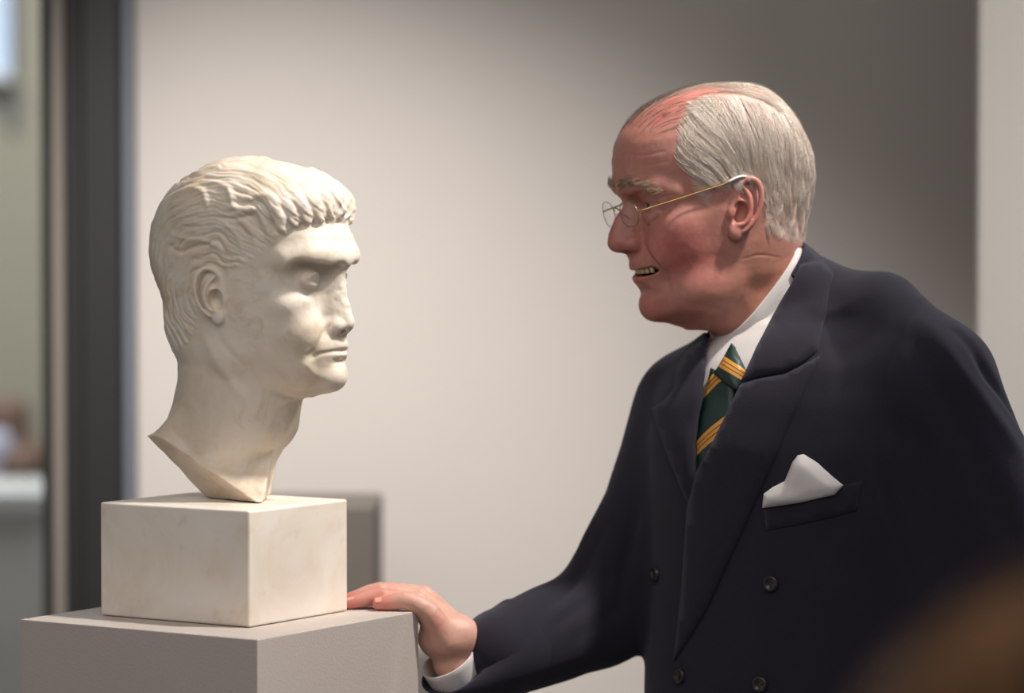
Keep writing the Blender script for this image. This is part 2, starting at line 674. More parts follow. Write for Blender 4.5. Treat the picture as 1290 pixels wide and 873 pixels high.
# ------------------------------------------------------------------ pedestal and marble block
M['pedestal'] = painted('rolled_grey_pedestal_paint', lin(196, 184, 177), 0.6, 0.5, 330, 0.04)
n = NT('cream_marble')
co = n.coords()
v1 = n.noise(7, 6, 0.6, co, 1.5)
v2 = n.noise(40, 4, 0.6, co)
c = n.ramp(v1.outputs[0], [(0.3, lin(226, 210, 190)), (0.55, lin(238, 228, 216)), (0.8, lin(243, 236, 228))])
c = n.mix(c, lin(206, 186, 158), n.ramp(v2.outputs[0], [(0.60, (0, 0, 0)), (0.80, (0.45, 0.45, 0.45))]))
n.set(Base_Color=c, Roughness=0.42)
n.b.inputs['Subsurface Weight'].default_value = 0.15
n.b.inputs['Subsurface Radius'].default_value = (1.0, 0.7, 0.5)
n.b.inputs['Subsurface Scale'].default_value = 0.004
M['block'] = n.m
BOX_YAW = 57.4513
ZT = CAM_H - 0.39932


def prism(name, F0, a, b, z0, z1, mat, bevel, parent=None):
    """box standing on its corner F0: b along the yaw direction, a to its left"""
    bm = box_bm(0, b, 0, a, z0, z1, bevel, 3)
    o = bm_obj(name, bm, mat, parent, False)
    o.location = (F0[0], F0[1], 0)
    o.rotation_euler = (0, 0, R(BOX_YAW))
    return o


ped = prism('pedestal', (-0.25662, 3.10728), 0.31531, 0.28861, 0.0, ZT, M['pedestal'], 0.0012)
tag(ped, 'grey painted display pedestal carrying the marble block and head', 'pedestal')
blk = prism('marble_block', (-0.27247, 3.2), 0.20044, 0.17531, ZT + 0.0005, ZT + 0.12209, M['block'], 0.0028)
tag(blk, 'cream marble block on the grey pedestal under the sculpted head', 'plinth')
def add_ear(F, c, sc, tilt, splay, side, k=3.0, helix=3.1, depth=1.0, wide=1.0):
    """outer ear sculpted on the side of a head: side = +1 or -1 on y"""
    t = R(tilt)

    def P(a, b, o):
        a, b, o = a * sc * wide, b * sc, o * sc * depth
        o = o - a * math.tan(R(splay))
        x = a * math.cos(t) - b * math.sin(t)
        z = a * math.sin(t) + b * math.cos(t)
        return np.array([c[0] + x, side * (c[1] + o), c[2] + z])
    A = np.stack([P(1, 0, 0) - P(0, 0, 0), (P(0, 0, 1) - P(0, 0, 0)), P(0, 1, 0) - P(0, 0, 0)], 1)
    A = A / np.linalg.norm(A, axis=0)
    q = lambda r: np.array(r) * sc
    F.ell(P(-3, 4, 3), q((15, 5.5, 26)), k, 'u', A)
    F.ell(P(2, -20, 3.5), q((8, 4.2, 10)), k, 'u', A)
    F.ell(P(2.5, -4, 8.0), q((8, 9, 12)), 2.0, 's', A)
    F.ell(P(2, 17, 10), q((6.5, 5.5, 7.5)), 2.5, 's', A)
    hx = [(5, 1, 4), (9, 9, 5.5), (9.5, 19, 7), (4, 28, 8), (-4, 31.5, 8.5), (-12, 28.5, 9), (-17, 20, 9), (-18.5, 9, 8.5), (-17, -3, 7.8), (-12.5, -13, 7), (-6, -20, 6.5)]
    hx = catmull(hx, 26)
    rr = np.interp(np.linspace(0, 1, 26), [0, .12, .45, .8, 1], [1.6, helix, helix * 1.1, helix * .9, helix * .8]) * sc
    F.tube([P(*p) for p in hx], rr, 1.6)
    ah = catmull([(1, 21, 6.5), (-5, 14, 8), (-8.5, 5, 8.5), (-8.5, -5, 8), (-4.5, -13, 7.5), (2, -15, 7)], 12)
    F.tube([P(*p) for p in ah], np.full(12, 2.7) * sc, 2.2)
    F.ell(P(10.5, -4, 4.5), q((4.5, 4.2, 6.5)), 3.0, 'u', A)
    F.ell(P(1.5, -23, 5), q((6.5, 4.0, 7.5)), 3.0, 'u', A)
# ------------------------------------------------------------------ the marble head
BUST_YAW = 25.0
BUST_LOC = (-0.2783, 3.35, 1.3379)
BUST_SC = 1.009


def build_bust(h=1.5):
    head = Loft([
        (252.5, 6, -18, 10, -8, 2.1), (250, 20, -36, 34, -8, 2.1), (247, 30, -44, 46, -8, 2.1), (241.7, 56, -54.5, 58, -8, 2.1), (236.6, 73, -64, 66, -8, 2.15),
        (231.5, 82, -71, 70, -8, 2.2), (224.7, 90, -82.5, 75, -8, 2.2), (214.5, 99, -93, 80, -8, 2.25), (202.5, 102, -102, 83, -8, 2.3),
        (193, 101, -106.5, 83, -8, 2.3), (185.5, 99.5, -110, 82, -8, 2.3), (180, 101, -112, 81, -8, 2.3), (168.5, 107, -113.5, 79, -8, 2.35), (153.6, 110.5, -115, 77, -8, 2.4),
        (146.4, 110.5, -115, 76, -8, 2.4), (138, 107, -113.5, 75, -8, 2.4), (131, 101, -111.5, 74, -8, 2.4), (124, 97, -109, 74, -8, 2.4), (112, 93, -104, 73.5, -8, 2.4),
        (98, 91, -99, 72, -8, 2.4), (81, 91.5, -98.7, 70, -8, 2.4), (68, 94, -98.5, 67.5, -8, 2.35), (56, 97, -93, 65, -8, 2.3), (46.8, 97.5, -88, 62.5, -6, 2.3),
        (39, 97, -80, 60, 0, 2.25), (29.8, 98, -62, 55, 8, 2.2), (20.4, 98, -46, 49, 14, 2.15), (13.6, 96, -30, 43, 20, 2.1), (6, 90, -10, 34, 28, 2.0), (1, 80, 6, 24, 34, 2.0), (-4, 62, 22, 10, 40, 2.0),
    ], BUST_YAW, 2.2)
    neck = Loft([
        (60, 40, -86, 56, -22, 2.1), (38, 46, -85, 58, -20, 2.1), (12.8, 52, -85, 60, -18, 2.1), (0, 52, -88, 61, -18, 2.1), (-13.6, 50, -91, 62, -20, 2.1),
        (-26, 48.5, -96, 62, -24, 2.1), (-38, 47, -100, 62, -28, 2.1), (-48.5, 42, -104, 62, -30, 2.1), (-63, 29, -108, 62, -34, 2.1), (-80, 19, -110, 62, -38, 2.1),
        (-92, 10, -110, 62, -40, 2.1), (-109, 6, -110, 62, -42, 2.1), (-122, 4, -110, 62, -42, 2.1)], BUST_YAW, 3.0)
    F = Field((-142, -104, -124), (138, 104, 262), h)
    hi = F.lo + F.h * np.array(F.D.shape)
    F.apply(head.sdf, F.lo, hi, 0)
    F.apply(neck.sdf, F.lo, (140, 104, 62), 14)
    fx = head.front
    # broken stump: planes through the fracture edges
    cy, sy = math.cos(R(BUST_YAW)), math.sin(R(BUST_YAW))

    def L(Xs, d, u):          # seen-from-the-right frame (across, towards viewer, up) -> head frame
        return np.array([Xs * cy + d * sy, Xs * sy - d * cy, u])

    def plane(a, b, c, inside):
        n = np.cross(b - a, c - a)
        n /= np.linalg.norm(n)
        if (inside - a) @ n > 0: n = -n
        return a, n
    ins = np.array([-25, 0, -40.0])
    BOT = -114.1
    P1, P2, P3 = L(-113, 11, -48.5), L(-54, -10, BOT), L(8, 62, BOT)
    Q1, Q2 = L(-58, 44, -72), L(17, 40, -89)
    F.cone((-64, 42, -34), (-92, 56, -66), 15, 19, 12, sym=True)
    wedge = [plane(Q1, Q2, P3, ins), plane(Q2, L(13, 62, BOT), L(17, -40, -86), ins), ((0, 0, BOT), np.array([0, 0, -1.0])),
             plane(L(-20, -90, -60), L(-20, -70, BOT), L(20, -80, -80), ins), ((0, 0, -45), np.array([0, 0, 1.0]))]

    def wfn(X, Y, Z):
        d = None
        for p, n in wedge:
            e = (X - p[0]) * n[0] + (Y - p[1]) * n[1] + (Z - p[2]) * n[2]
            d = e if d is None else smax(d, e, 2.0)
        return np.maximum(d, np.sqrt((X + 30) ** 2 + Y ** 2) - 92)
    F.apply(wfn, F.lo, (138, 104, -20), 4.0)
    s, X, Y, Z = F.win((-142, -104, -124), (138, 104, 10))
    for p, n in (plane(P1, P2, P3, ins), plane(P1, P2, P2 + L(0, -50, 4), ins), ((0, 0, BOT), np.array([0, 0, -1.0]))):
        F.D[s] = smax(F.D[s], (X - p[0]) * n[0] + (Y - p[1]) * n[1] + (Z - p[2]) * n[2], 1.6)
    # ---- face
    # brow ridge
    F.tube([(fx(0, 143) - 8.5, 0, 142), (fx(14, 146) - 8.5, 14, 144), (fx(30, 149) - 9.0, 30, 146.0), (fx(46, 149) - 8.5, 46, 146.5), (fx(58, 146) - 9, 58, 143)], [6, 7, 7.5, 7.5, 7], 15, sym=True)
    # orbits
    F.ell((fx(32, 125) + 3, 32, 125), (11.5, 19, 13.5), 10, 's', sym=True)
    F.ell((fx(14, 126) + 8, 15, 126), (13, 9, 13), 8, 's', sym=True)
    F.ell((fx(50, 130) + 4, 51, 130), (11, 15, 10), 11, 's', sym=True)
    # cheek bones and cheeks
    F.ell((fx(42, 96) - 15, 41, 95), (18, 20, 15), 12, sym=True)
    F.ell((fx(36, 72) - 18, 35, 70), (22, 18, 20), 14, sym=True)
    # nose, worn flat
    F.tube([(fx(0, 130) - 2, 0, 132), (fx(0, 118) + 5, 0, 117), (fx(0, 100) + 12, 0, 100), (fx(0, 84) + 17, 0, 84), (fx(0, 76) + 18, 0, 76)], [7.5, 8.5, 8.5, 8.5, 8.5], 7)
    F.tube([(fx(0, 130) - 8, 0, 130), (fx(0, 112) - 1, 0, 112), (fx(0, 92) + 4, 0, 92), (fx(0, 76) + 5, 0, 76)], [11, 12, 13.5, 14], 8)
    F.ell((fx(0, 74) + 8, 11, 73), (11, 7, 8), 5, sym=True)
    F.ell((fx(0, 68) + 14, 5.5, 67), (5, 3, 3), 2, 's', sym=True)
    # eyes
    ex, ey, ez = fx(31, 122) - 12.2, 31.5, 122.5
    F.ell((ex, ey, ez), (13.5, 14.5, 13), 3.0, sym=True)
    eyeball = lambda dy, dz, o=0.6: (ex + math.sqrt(max(13.5 ** 2 - dy * dy - dz * dz, 9)) + o, ey + dy, ez + dz)
    up = [eyeball(-12, -2, 0), eyeball(-7, 4), eyeball(0, 6.5), eyeball(7, 4.5), eyeball(12.5, -2.5, -0.6)]
    lo_ = [eyeball(-12, -2.5, 0), eyeball(-6, -5.5), eyeball(1, -6.5), eyeball(7, -5.5), eyeball(12.5, -3, -0.6)]
    F.tube(catmull(up, 12), 1.5, 3.5, sym=True)
    F.tube(catmull(lo_, 12), 1.1, 3.5, sym=True)
    # mouth barrel, lips
    F.ell((fx(0, 50) - 18, 0, 50), (22, 27, 24), 12)
    lf = fx(0, 50) + 3
    F.tube(catmull([(lf - 23, 33, 43), (lf - 12, 24, 48), (lf - 4, 12, 51.5), (lf - 0.5, 4, 53), (lf - 0.5, -4, 53), (lf - 4, -12, 51.5), (lf - 12, -24, 48), (lf - 23, -33, 43)], 22), [1.2, 2.2, 3.2] + [4.0] * 16 + [3.2, 2.2, 1.2], 4.5)
    F.tube(catmull([(lf - 21, 29, 42.5), (lf - 12, 20, 42), (lf - 3, 8, 41.5), (lf - 3, -8, 41.5), (lf - 12, -20, 42), (lf - 21, -29, 42.5)], 16), [1.2, 2.6, 3.6] + [4.3] * 10 + [3.6, 2.6, 1.2], 4.5)
    F.ell((fx(0, 33) + 6, 0, 33.5), (7, 16, 4.5), 6, 's')
    # chin
    F.ell((fx(0, 20) - 13, 0, 19), (16, 19, 15), 10)
    # jaw angle
    F.ell((0, 52, 46), (22, 12, 20), 14, sym=True)
    # comma locks of the fringe
    locks = [[(62, -10, 236), (88, -8, 221), (99.5, -2, 205), (102, 6, 190.5)], [(62, -26, 232), (86, -26, 217), (98, -22, 203), (100, -13, 188.5)],
             [(66, -38, 227), (84, -41, 214), (95, -39, 200), (98, -30, 186.5)], [(60, -49, 223), (76, -52, 212), (86, -51.5, 198), (91.5, -44, 185.5)],
             [(54, -57, 219), (67, -61, 208), (76, -61, 196), (82, -55, 183)], [(44, -64, 214), (56, -68, 206), (66, -68, 192), (72, -63, 177)]]
    for q, lk in enumerate(locks):
        for sg in (1, -1):
            p = catmull(np.array(lk) * (1, sg, 1), 9)
            F.tube(p, np.array([3, 5, 6.5, 7.4, 7.8, 7.6, 6.8, 5.6, 4.0]) * (1.0, 1.06, 0.96, 1.02, 0.94, 0.9)[q], 7.0)
    # ears
    for sg in (1, -1):
        add_ear(F, (-7, head.side(-7, 105) - 4, 104), 0.97, 4, 18, sg)
    V, Fc = F.mesh()
    V = relax(V, Fc, 2, 0.5)
    return V, Fc, head


def detail_bust(V, Fc):
    N = vnormals(V, Fc)
    st = lambda p, r, a, **k: stroke(V, N, p, r, a, sym=True, **k)
    # creases and flesh of the face
    st([(101, -15, 78), (97, -22, 67), (93, -30, 54), (88, -35, 40)], 5, -2.6)
    st([(88, -30, 92), (92, -28, 80), (92, -31, 66), (86, -38, 52)], 11, 2.4)
    st([(80, -48, 113), (86, -41, 106), (92, -26, 104), (97, -13, 108)], 5, -1.2)
    st([(84, -46, 100), (90, -34, 97)], 9, 1.6)
    st([(90, -34, 43), (88, -35, 37)], 5, -1.0)
    st([(84, -41, 44), (86, -38, 30), (92, -27, 20)], 7, 2.0)
    for u, a in ((173, 0.8), (163, 1.0), (156, 0.7)):
        st([(88, -50, u - 2), (102, -32, u), (108, -14, u), (109, 0, u - 1)], 2.2, -a)
    st([(113, -3, 150), (113, -3.5, 138)], 2.5, -1.6)
    st([(40, -72, 138), (48, -66, 122), (45, -66, 104)], 7, 1.3)
    st([(-6, -68, 62), (16, -63, 34), (42, -40, 4), (54, 0, -8)], 7, -1.8)
    st([(-22, -66, 60), (-2, -62, 25), (22, -46, -15), (26, -22, -52)], 9, 2.6)
    st([(62, -56, 58), (69, -56, 71)], 3, 0.6)
    st([(92, -31, 49), (86, -37, 42), (83, -40, 34)], 4.5, -1.8)
    st([(108, 0, 46.6), (106, -10, 46.8), (101, -20, 46), (95, -28, 44.5), (90, -33, 41.5)], 3.0, -2.6, taper=False)
    # upper lid crease
    st([(88, -48, 126), (93, -41, 133), (95, -33, 135), (95, -18, 133)], 2.2, -1.6)
    # hair: thickness, waves round the ear, drawn locks
    X, Y, Z = V.T
    poly = np.array([(140, 186), (92, 182), (81, 176), (70, 168), (62, 163), (53, 150), (37, 141), (22, 134), (10, 131), (-5, 134), (-27, 131), (-30, 107), (-26, 87), (-28, 74), (-43, 55), (-72, 41), (-145, 36), (-145, 275), (140, 275)], float)
    Q = np.stack([X, Z], 1)
    ins = np.zeros(len(V), bool)
    dist = np.full(len(V), 1e9)
    for i in range(len(poly)):
        a, b = poly[i], poly[(i + 1) % len(poly)]
        c = ((a[1] > Z) != (b[1] > Z)) & (X < (b[0] - a[0]) * (Z - a[1]) / (b[1] - a[1] + 1e-9) + a[0])
        ins ^= c
        if i < 16:
            ab = b - a
            t = np.clip(((Q - a) @ ab) / (ab @ ab), 0, 1)
            dist = np.minimum(dist, np.linalg.norm(Q - a - t[:, None] * ab, axis=1))
    sd = np.where(ins, dist, -dist)
    ear = ((X + 9) ** 2 / 24 ** 2 + (Z - 103) ** 2 / 37 ** 2 < 1) & (np.abs(Y) > 64)
    hair = np.clip((sd + 1.0) / 5.0, 0, 1) * (~ear)
    V += N * (hair * 0.5 - 0.6)[:, None]
    sm = np.stack([X, np.abs(Y), Z], 1)
    w1 = vnoise(sm, 34, 3, 2)
    w2 = vnoise(sm, 15, 7, 2)
    r = np.sqrt((X + 9) ** 2 + (Z - 103) ** 2 + (0.35 * (80 - np.abs(Y))) ** 2)
    ang = np.arctan2(Z - 103, X + 9)
    ph = r / 9.6 * 2 * np.pi + 5.2 * w1 + 1.3 * np.sin(ang * 9 + r / 13) + 1.6 * w2
    rid = 1 - 2 * np.abs(np.sin(ph / 2)) ** 0.8
    fr = np.clip((118 - X - 0.0 * Z) / 45, 0, 1) * np.clip((250 - Z) / 30, 0.35, 1)      # the fringe keeps its own locks
    side = 1 - np.clip((X - 15) / 45, 0, 1) * (1 - np.clip((216 - Z) / 30, 0, 1))
    V -= N * (np.clip((hair - 0.3) / 0.7, 0, 1) * fr * side * rid * np.clip(0.85 + 1.3 * vnoise(sm, 26, 19, 2), 0.15, 1.7))[:, None]
    V += N * (hair * 0.8 * vnoise(sm, 22, 5, 2))[:, None]
    rid2 = 1 - 2 * np.abs(np.sin(r / 4.6 * np.pi + 4 * w1 + 2.5 * w2))
    V += N * (np.clip((hair - 0.3) / 0.7, 0, 1) * 0.28 * rid2)[:, None]
    top = np.clip((Z - 215) / 20, 0, 1) * hair
    V += N * (top * 0.9 * np.sin(Y / 3.2 + 4.0 * w1 + X / 30))[:, None]
    for p in ([(62, -12, 239), (88, -14, 225), (103, -9, 208), (109, 0, 196), (109, 6, 188)], [(62, -27, 234), (84, -30, 220), (99, -28, 204), (105, -19, 190), (106, -13, 186)],
              [(64, -40, 228), (80, -45, 216), (93, -45, 200), (99, -37, 188), (100, -30, 185)], [(58, -50, 224), (72, -56, 212), (83, -57, 198), (90, -51, 186), (92, -45, 183)],
              [(50, -58, 220), (63, -64, 209), (73, -66, 196), (80, -61, 183), (82, -56, 180)], [(40, -65, 215), (54, -71, 206), (64, -72, 190), (70, -67, 177), (72, -62, 172)]):
        q = np.array(p, float)
        st(q, 3.2, 2.6, taper=False)
        st(q[2:] + np.array([1.5, 6.5, -1]), 5.0, -3.4)
        st(q[1:4] + np.array([1.0, -4, 0]), 4.0, -1.3)
    for p, rad, a in (
            ([(17.6, -81.9, 196.5), (30.3, -80.1, 193.9), (47.2, -76.2, 197.6), (52.9, -72.2, 184.8), (57.2, -69.8, 170.3), (59.3, -69, 163.3)], 5.5, 3.4),
            ([(32.1, -78.9, 205.9), (50.4, -72.6, 210.5), (62.4, -69.4, 205.9), (69, -67.1, 193.9), (69.7, -68.3, 182.3), (63.8, -67.2, 170.3)], 5.5, 3.2),
            ([(24, -80, 199), (44, -76, 204), (57, -71, 196), (62, -69, 183), (62, -69, 172)], 3.5, -2.4),
            ([(-11.2, -74.4, 225.3), (12.1, -77.4, 218.1), (20.2, -81.5, 201.4), (32.4, -79.4, 191.7)], 5, 2.4),
            ([(-45.4, -59, 230.6), (-12.9, -71.5, 229.2), (7.2, -73, 226.5)], 4, -2.0),
            ([(-45.1, -73.6, 214.8), (-29.6, -76.1, 218.5), (-16.1, -80, 213.3), (-9, -83, 196.6)], 5, 2.2),
            ([(-61.7, -72.4, 171.7), (-42.2, -76.4, 165.8), (-19.3, -78.3, 164.4), (-5.2, -77.7, 158.6), (7.6, -76.5, 151.7)], 4.5, 1.8),
            ([(-64.2, -70.6, 160), (-50.8, -73.3, 151.6), (-34.2, -76, 154.4), (-16.7, -77.8, 160), (1.2, -77, 154.4)], 4, -1.8),
            ([(-6.2, -80.8, 178.7), (12.9, -79.8, 177.4), (24.2, -77.1, 165.8), (26.8, -75.5, 154.4)], 4.5, 2.0),
            ([(4.3, -82.2, 188.6), (23.1, -80, 185.7), (41, -77.2, 189.8), (47.3, -74, 183.2), (46, -73, 168)], 3.5, -2.2),
            ([(12, -78, 186), (30, -77, 182), (40, -75, 172), (42, -73, 158)], 4.5, 2.2)):
        st(p, rad, a)
    # weathering: worn nose, chips, soft pitting
    N = vnormals(V, Fc)
    nose = np.exp(-((X - 108) / 16) ** 2 - (Y / 13) ** 2 - ((Z - 98) / 24) ** 2)
    V += N * (nose * 2.2 * vnoise(V, 8, 11, 3))[:, None]
    stump = np.clip((-40 - Z) / 20, 0, 1)
    V += N * ((0.35 + 0.9 * stump) * vnoise(V, 16, 13, 3) + 0.18 * vnoise(V, 5, 14, 2))[:, None]
    V[:, 2] = np.maximum(V[:, 2], -114.1)
    return V, hair


V, Fc, bhead = build_bust(1.25)
V, bhair = detail_bust(V, Fc)
n = NT('weathered_white_marble')
co = n.coords()
a1 = n.noise(9, 5, 0.6, co, 0.6)
c1 = n.ramp(a1.outputs[0], [(0.32, lin(208, 188, 162)), (0.52, lin(229, 216, 200)), (0.75, lin(239, 229, 218))])
a2 = n.noise(28, 5, 0.65, co, 1.2)
c2 = n.mix(c1, lin(206, 184, 150), n.ramp(a2.outputs[0], [(0.55, (0, 0, 0)), (0.72, (0.55, 0.55, 0.55))]))
a3 = n.noise(600, 3, 0.6, co)
n.set(Base_Color=c2, Roughness=0.48)
n.b.inputs['Subsurface Weight'].default_value = 0.35
n.b.inputs['Subsurface Radius'].default_value = (1.0, 0.7, 0.45)
n.b.inputs['Subsurface Scale'].default_value = 0.006
n.bump(a3.outputs[0], 0.25, 0.0006)
M['marble'] = n.m
PICK_BUST, PICK_BUST_F = place(V * BUST_SC, BUST_LOC, -BUST_YAW), Fc
inv_bust = lambda w: ((w - np.array(BUST_LOC)) @ rot_axes(-BUST_YAW)) * 1000 / BUST_SC
bust = mesh_obj('portrait_sculpture', place(V * BUST_SC, BUST_LOC, -BUST_YAW), Fc, M['marble'])
tag(bust, 'weathered white marble portrait head with fringe of curled locks on a marble block', 'sculpture')
# ------------------------------------------------------------------ the man: head and neck
MAN_YAW, MAN_PITCH = 198.0, 10.0
MAN_LOC = (0.221, 3.42, 1.4134)
MAN_SC = 1.006
man = empty("person", (0, 0, 0))
tag(man, 'elderly man in dark navy double-breasted suit leaning towards the marble head, hand on pedestal', 'person')


def to_man(V):
    return place(np.asarray(V) * MAN_SC, MAN_LOC, MAN_YAW, MAN_PITCH)


def build_man_head(h=1.3):
    hd = Loft([
        (256.5, -22, -30, 8, -28, 2.1), (255.5, -10, -44, 20, -28, 2.1), (253.5, 4, -60, 33, -28, 2.1), (250.5, 16, -74, 45, -28, 2.1), (246, 31, -87, 53, -28, 2.15), (238.5, 46, -101, 63, -28, 2.2),
        (228.5, 58.5, -110, 70, -28, 2.2), (218.5, 68.5, -116.5, 74, -28, 2.25), (208, 75.5, -122, 77, -28, 2.3), (192, 80.5, -129, 79, -28, 2.3), (176, 82, -134, 78, -28, 2.35),
        (163, 81, -137, 76, -28, 2.4), (152, 76, -137, 75, -28, 2.4), (142, 71, -136.5, 74, -28, 2.4), (133, 69, -135, 73, -28, 2.4), (122, 68.5, -133, 73, -28, 2.4), (110, 69, -128, 72, -28, 2.3),
        (92, 74, -122, 70, -28, 2.2), (83, 76.5, -119, 69, -28, 2.15), (74, 75.5, -113, 67.5, -26, 2.1), (63, 73.5, -103, 65, -22, 2.1), (57, 72.5, -93, 64, -20, 2.1), (46, 70.5, -85, 61, -16, 2.2),
        (37, 72.5, -70, 57, -12, 2.2), (27, 72, -55, 51, -6, 2.1), (18, 67.5, -40, 43, 0, 2.1), (12.5, 59, -25, 34, 6, 2.0), (9, 48, -12, 26, 12, 2.0), (4.5, 37, 2, 16, 18, 2.0), (-3, 28, 14, 7, 20, 2.0)], 18.0, 2.2)
    F = Field((-172, -100, -150), (116, 100, 266), h)
    hi = F.lo + F.h * np.array(F.D.shape)
    fx, sd = hd.front, hd.side
    F.apply(hd.sdf, F.lo, hi, 0)
    # neck and the flesh under the jaw
    F.cone((-58, 0, 62), (-94, 0, -62), 56, 53, 16)
    F.cone((-94, 0, -62), (-104, 0, -110), 53, 58, 20)
    F.cone((34, 0, 26), (-22, 0, 24), 21, 44, 14)
    F.cone((-30, 12, 20), (-64, 14, -40), 36, 34, 14, sym=True)
    # brow
    F.tube([(fx(0, 160) - 8, 0, 158), (fx(14, 162) - 7, 14, 160), (fx(30, 163) - 7.5, 30, 161), (fx(46, 160) - 8.5, 46, 157), (fx(56, 152) - 9, 56, 150)], [7, 8, 8, 8, 7], 14, sym=True)
    # orbits
    F.ell((fx(32, 142) + 4, 32, 142), (14, 18, 12), 10, 's', sym=True)
    F.ell((fx(13, 140) + 9, 14, 140), (12, 8, 12), 8, 's', sym=True)
    # cheek bones, cheeks, jowls
    F.ell((fx(46, 116) - 15, 45, 114), (20, 19, 16), 22, sym=True)
    F.ell((fx(36, 92) - 23, 37, 92), (24, 21, 22), 22, sym=True)
    F.ell((16, 44, 38), (30, 17, 22), 24, sym=True)
    # nose
    F.tube([(fx(0, 150) - 4, 0, 150), (fx(0, 140) + 3, 0, 140), (86.5, 0, 126), (93.5, 0, 112), (94.5, 0, 105.5)], [7, 6.8, 7.2, 9, 9.8], 7)
    F.tube([(fx(0, 140) - 6, 0, 140), (74, 0, 124), (80, 0, 110), (80, 0, 104)], [10, 12, 14, 15], 8)
    F.ell((92.5, 4.5, 103), (9, 6.5, 7.5), 6, sym=True)
    F.ell((80, 12.5, 101), (11, 7.2, 8.5), 5, sym=True)
    F.ell((86, 7.0, 93.5), (6.5, 3.4, 3.4), 2.0, 's', sym=True)
    # eyes
    ex, ey, ez = fx(32, 141) - 12.0, 32.0, 141.0
    F.ell((ex, ey, ez), (12.5, 13.5, 12), 2.0, sym=True)
    eb = lambda dy, dz, o=0.2: (ex + 12.5 * math.sqrt(max(1 - (dy / 15.5) ** 2 - (dz / 14) ** 2, 0.04)) + o, ey + dy, ez + dz)
    F.tube(catmull([eb(-12, -1.5), eb(-7, 3.2), eb(0, 4.4), eb(8, 2.6), eb(13.5, -2.5)], 12), 2.3, 2.5, sym=True)
    F.tube(catmull([eb(-12, -2), eb(-6, -4.6), eb(1, -5.2), eb(8, -4.2), eb(13.5, -2.5)], 12), 2.0, 2.5, sym=True)
    F.tube(catmull([(ex + 10, ey - 12, ez + 8), (ex + 12.5, ey, ez + 11), (ex + 8, ey + 12, ez + 8), (ex + 1, ey + 19, ez + 0)], 10), 4.0, 6, sym=True)   # heavy upper fold
    F.tube(catmull([(ex + 8, ey - 12, ez - 10), (ex + 11, ey, ez - 15), (ex + 6, ey + 12, ez - 11)], 10), 4.2, 7, sym=True)    # bag
    # mouth
    F.ell((fx(0, 68) - 20, 0, 68), (24, 27, 26), 14)
    lf = fx(0, 70) + 4.0
    lp = lambda y, u, o: (min(fx(y, u) + o - 2.5, lf - 2.0 - 0.016 * y * y), y, u)
    half = [(36, 72.5, -3.0), (29, 74.5, -1.0), (20, 76.5, 0.5), (9, 77.5, 2.2), (0, 77, 2.4)]
    upl = [lp(*p) for p in half] + [lp(-y, u, o) for y, u, o in half[-2::-1]]
    half = [(35, 70, -3.0), (28, 65.5, -1.2), (19, 61, 0.2), (9, 58, 1.5), (0, 57.5, 1.8)]
    lwl = [lp(*p) for p in half] + [lp(-y, u, o) for y, u, o in half[-2::-1]]
    F.tube(catmull(upl, 24), [1.2, 2.2, 3.0] + [3.4] * 18 + [3.0, 2.2, 1.2], 4)
    F.tube(catmull(lwl, 24), [1.2, 2.4, 3.4] + [4.0] * 18 + [3.4, 2.4, 1.2], 4)
    half = [(38, 71.6, 2.5), (30, 70.4, 4.0), (20, 68.8, 5.0), (9, 67.5, 6.5), (0, 67.3, 7)]
    gq = lambda y, u, o: (min(fx(y, u) + o - 2.5, lf + 1.5 - 0.016 * y * y), y, u)
    gp = [gq(*p) for p in half] + [gq(-y, u, o) for y, u, o in half[-2::-1]]
    F.tube(catmull(gp, 26), [1.2, 2.0, 3.0, 3.8] + [4.4] * 18 + [3.8, 3.0, 2.0, 1.2], 1.5, 's')
    F.ell((lf - 16, 0, 67.3), (15, 29, 5.2), 1.5, 's')
    F.ell((fx(0, 47) + 7, 0, 47), (8, 18, 6), 8, 's')
    F.ell((fx(0, 30) - 12, 0, 29), (17, 19, 17), 10)
    for sg in (1, -1):
        add_ear(F, (-25, sd(-25, 118) - 3, 119), 1.10, 20, 10, sg, helix=3.0, depth=1.0, wide=0.86)
    V, Fc = F.mesh()
    V = relax(V, Fc, 2, 0.5)
    return V, Fc, hd, (ex, ey, ez), lf


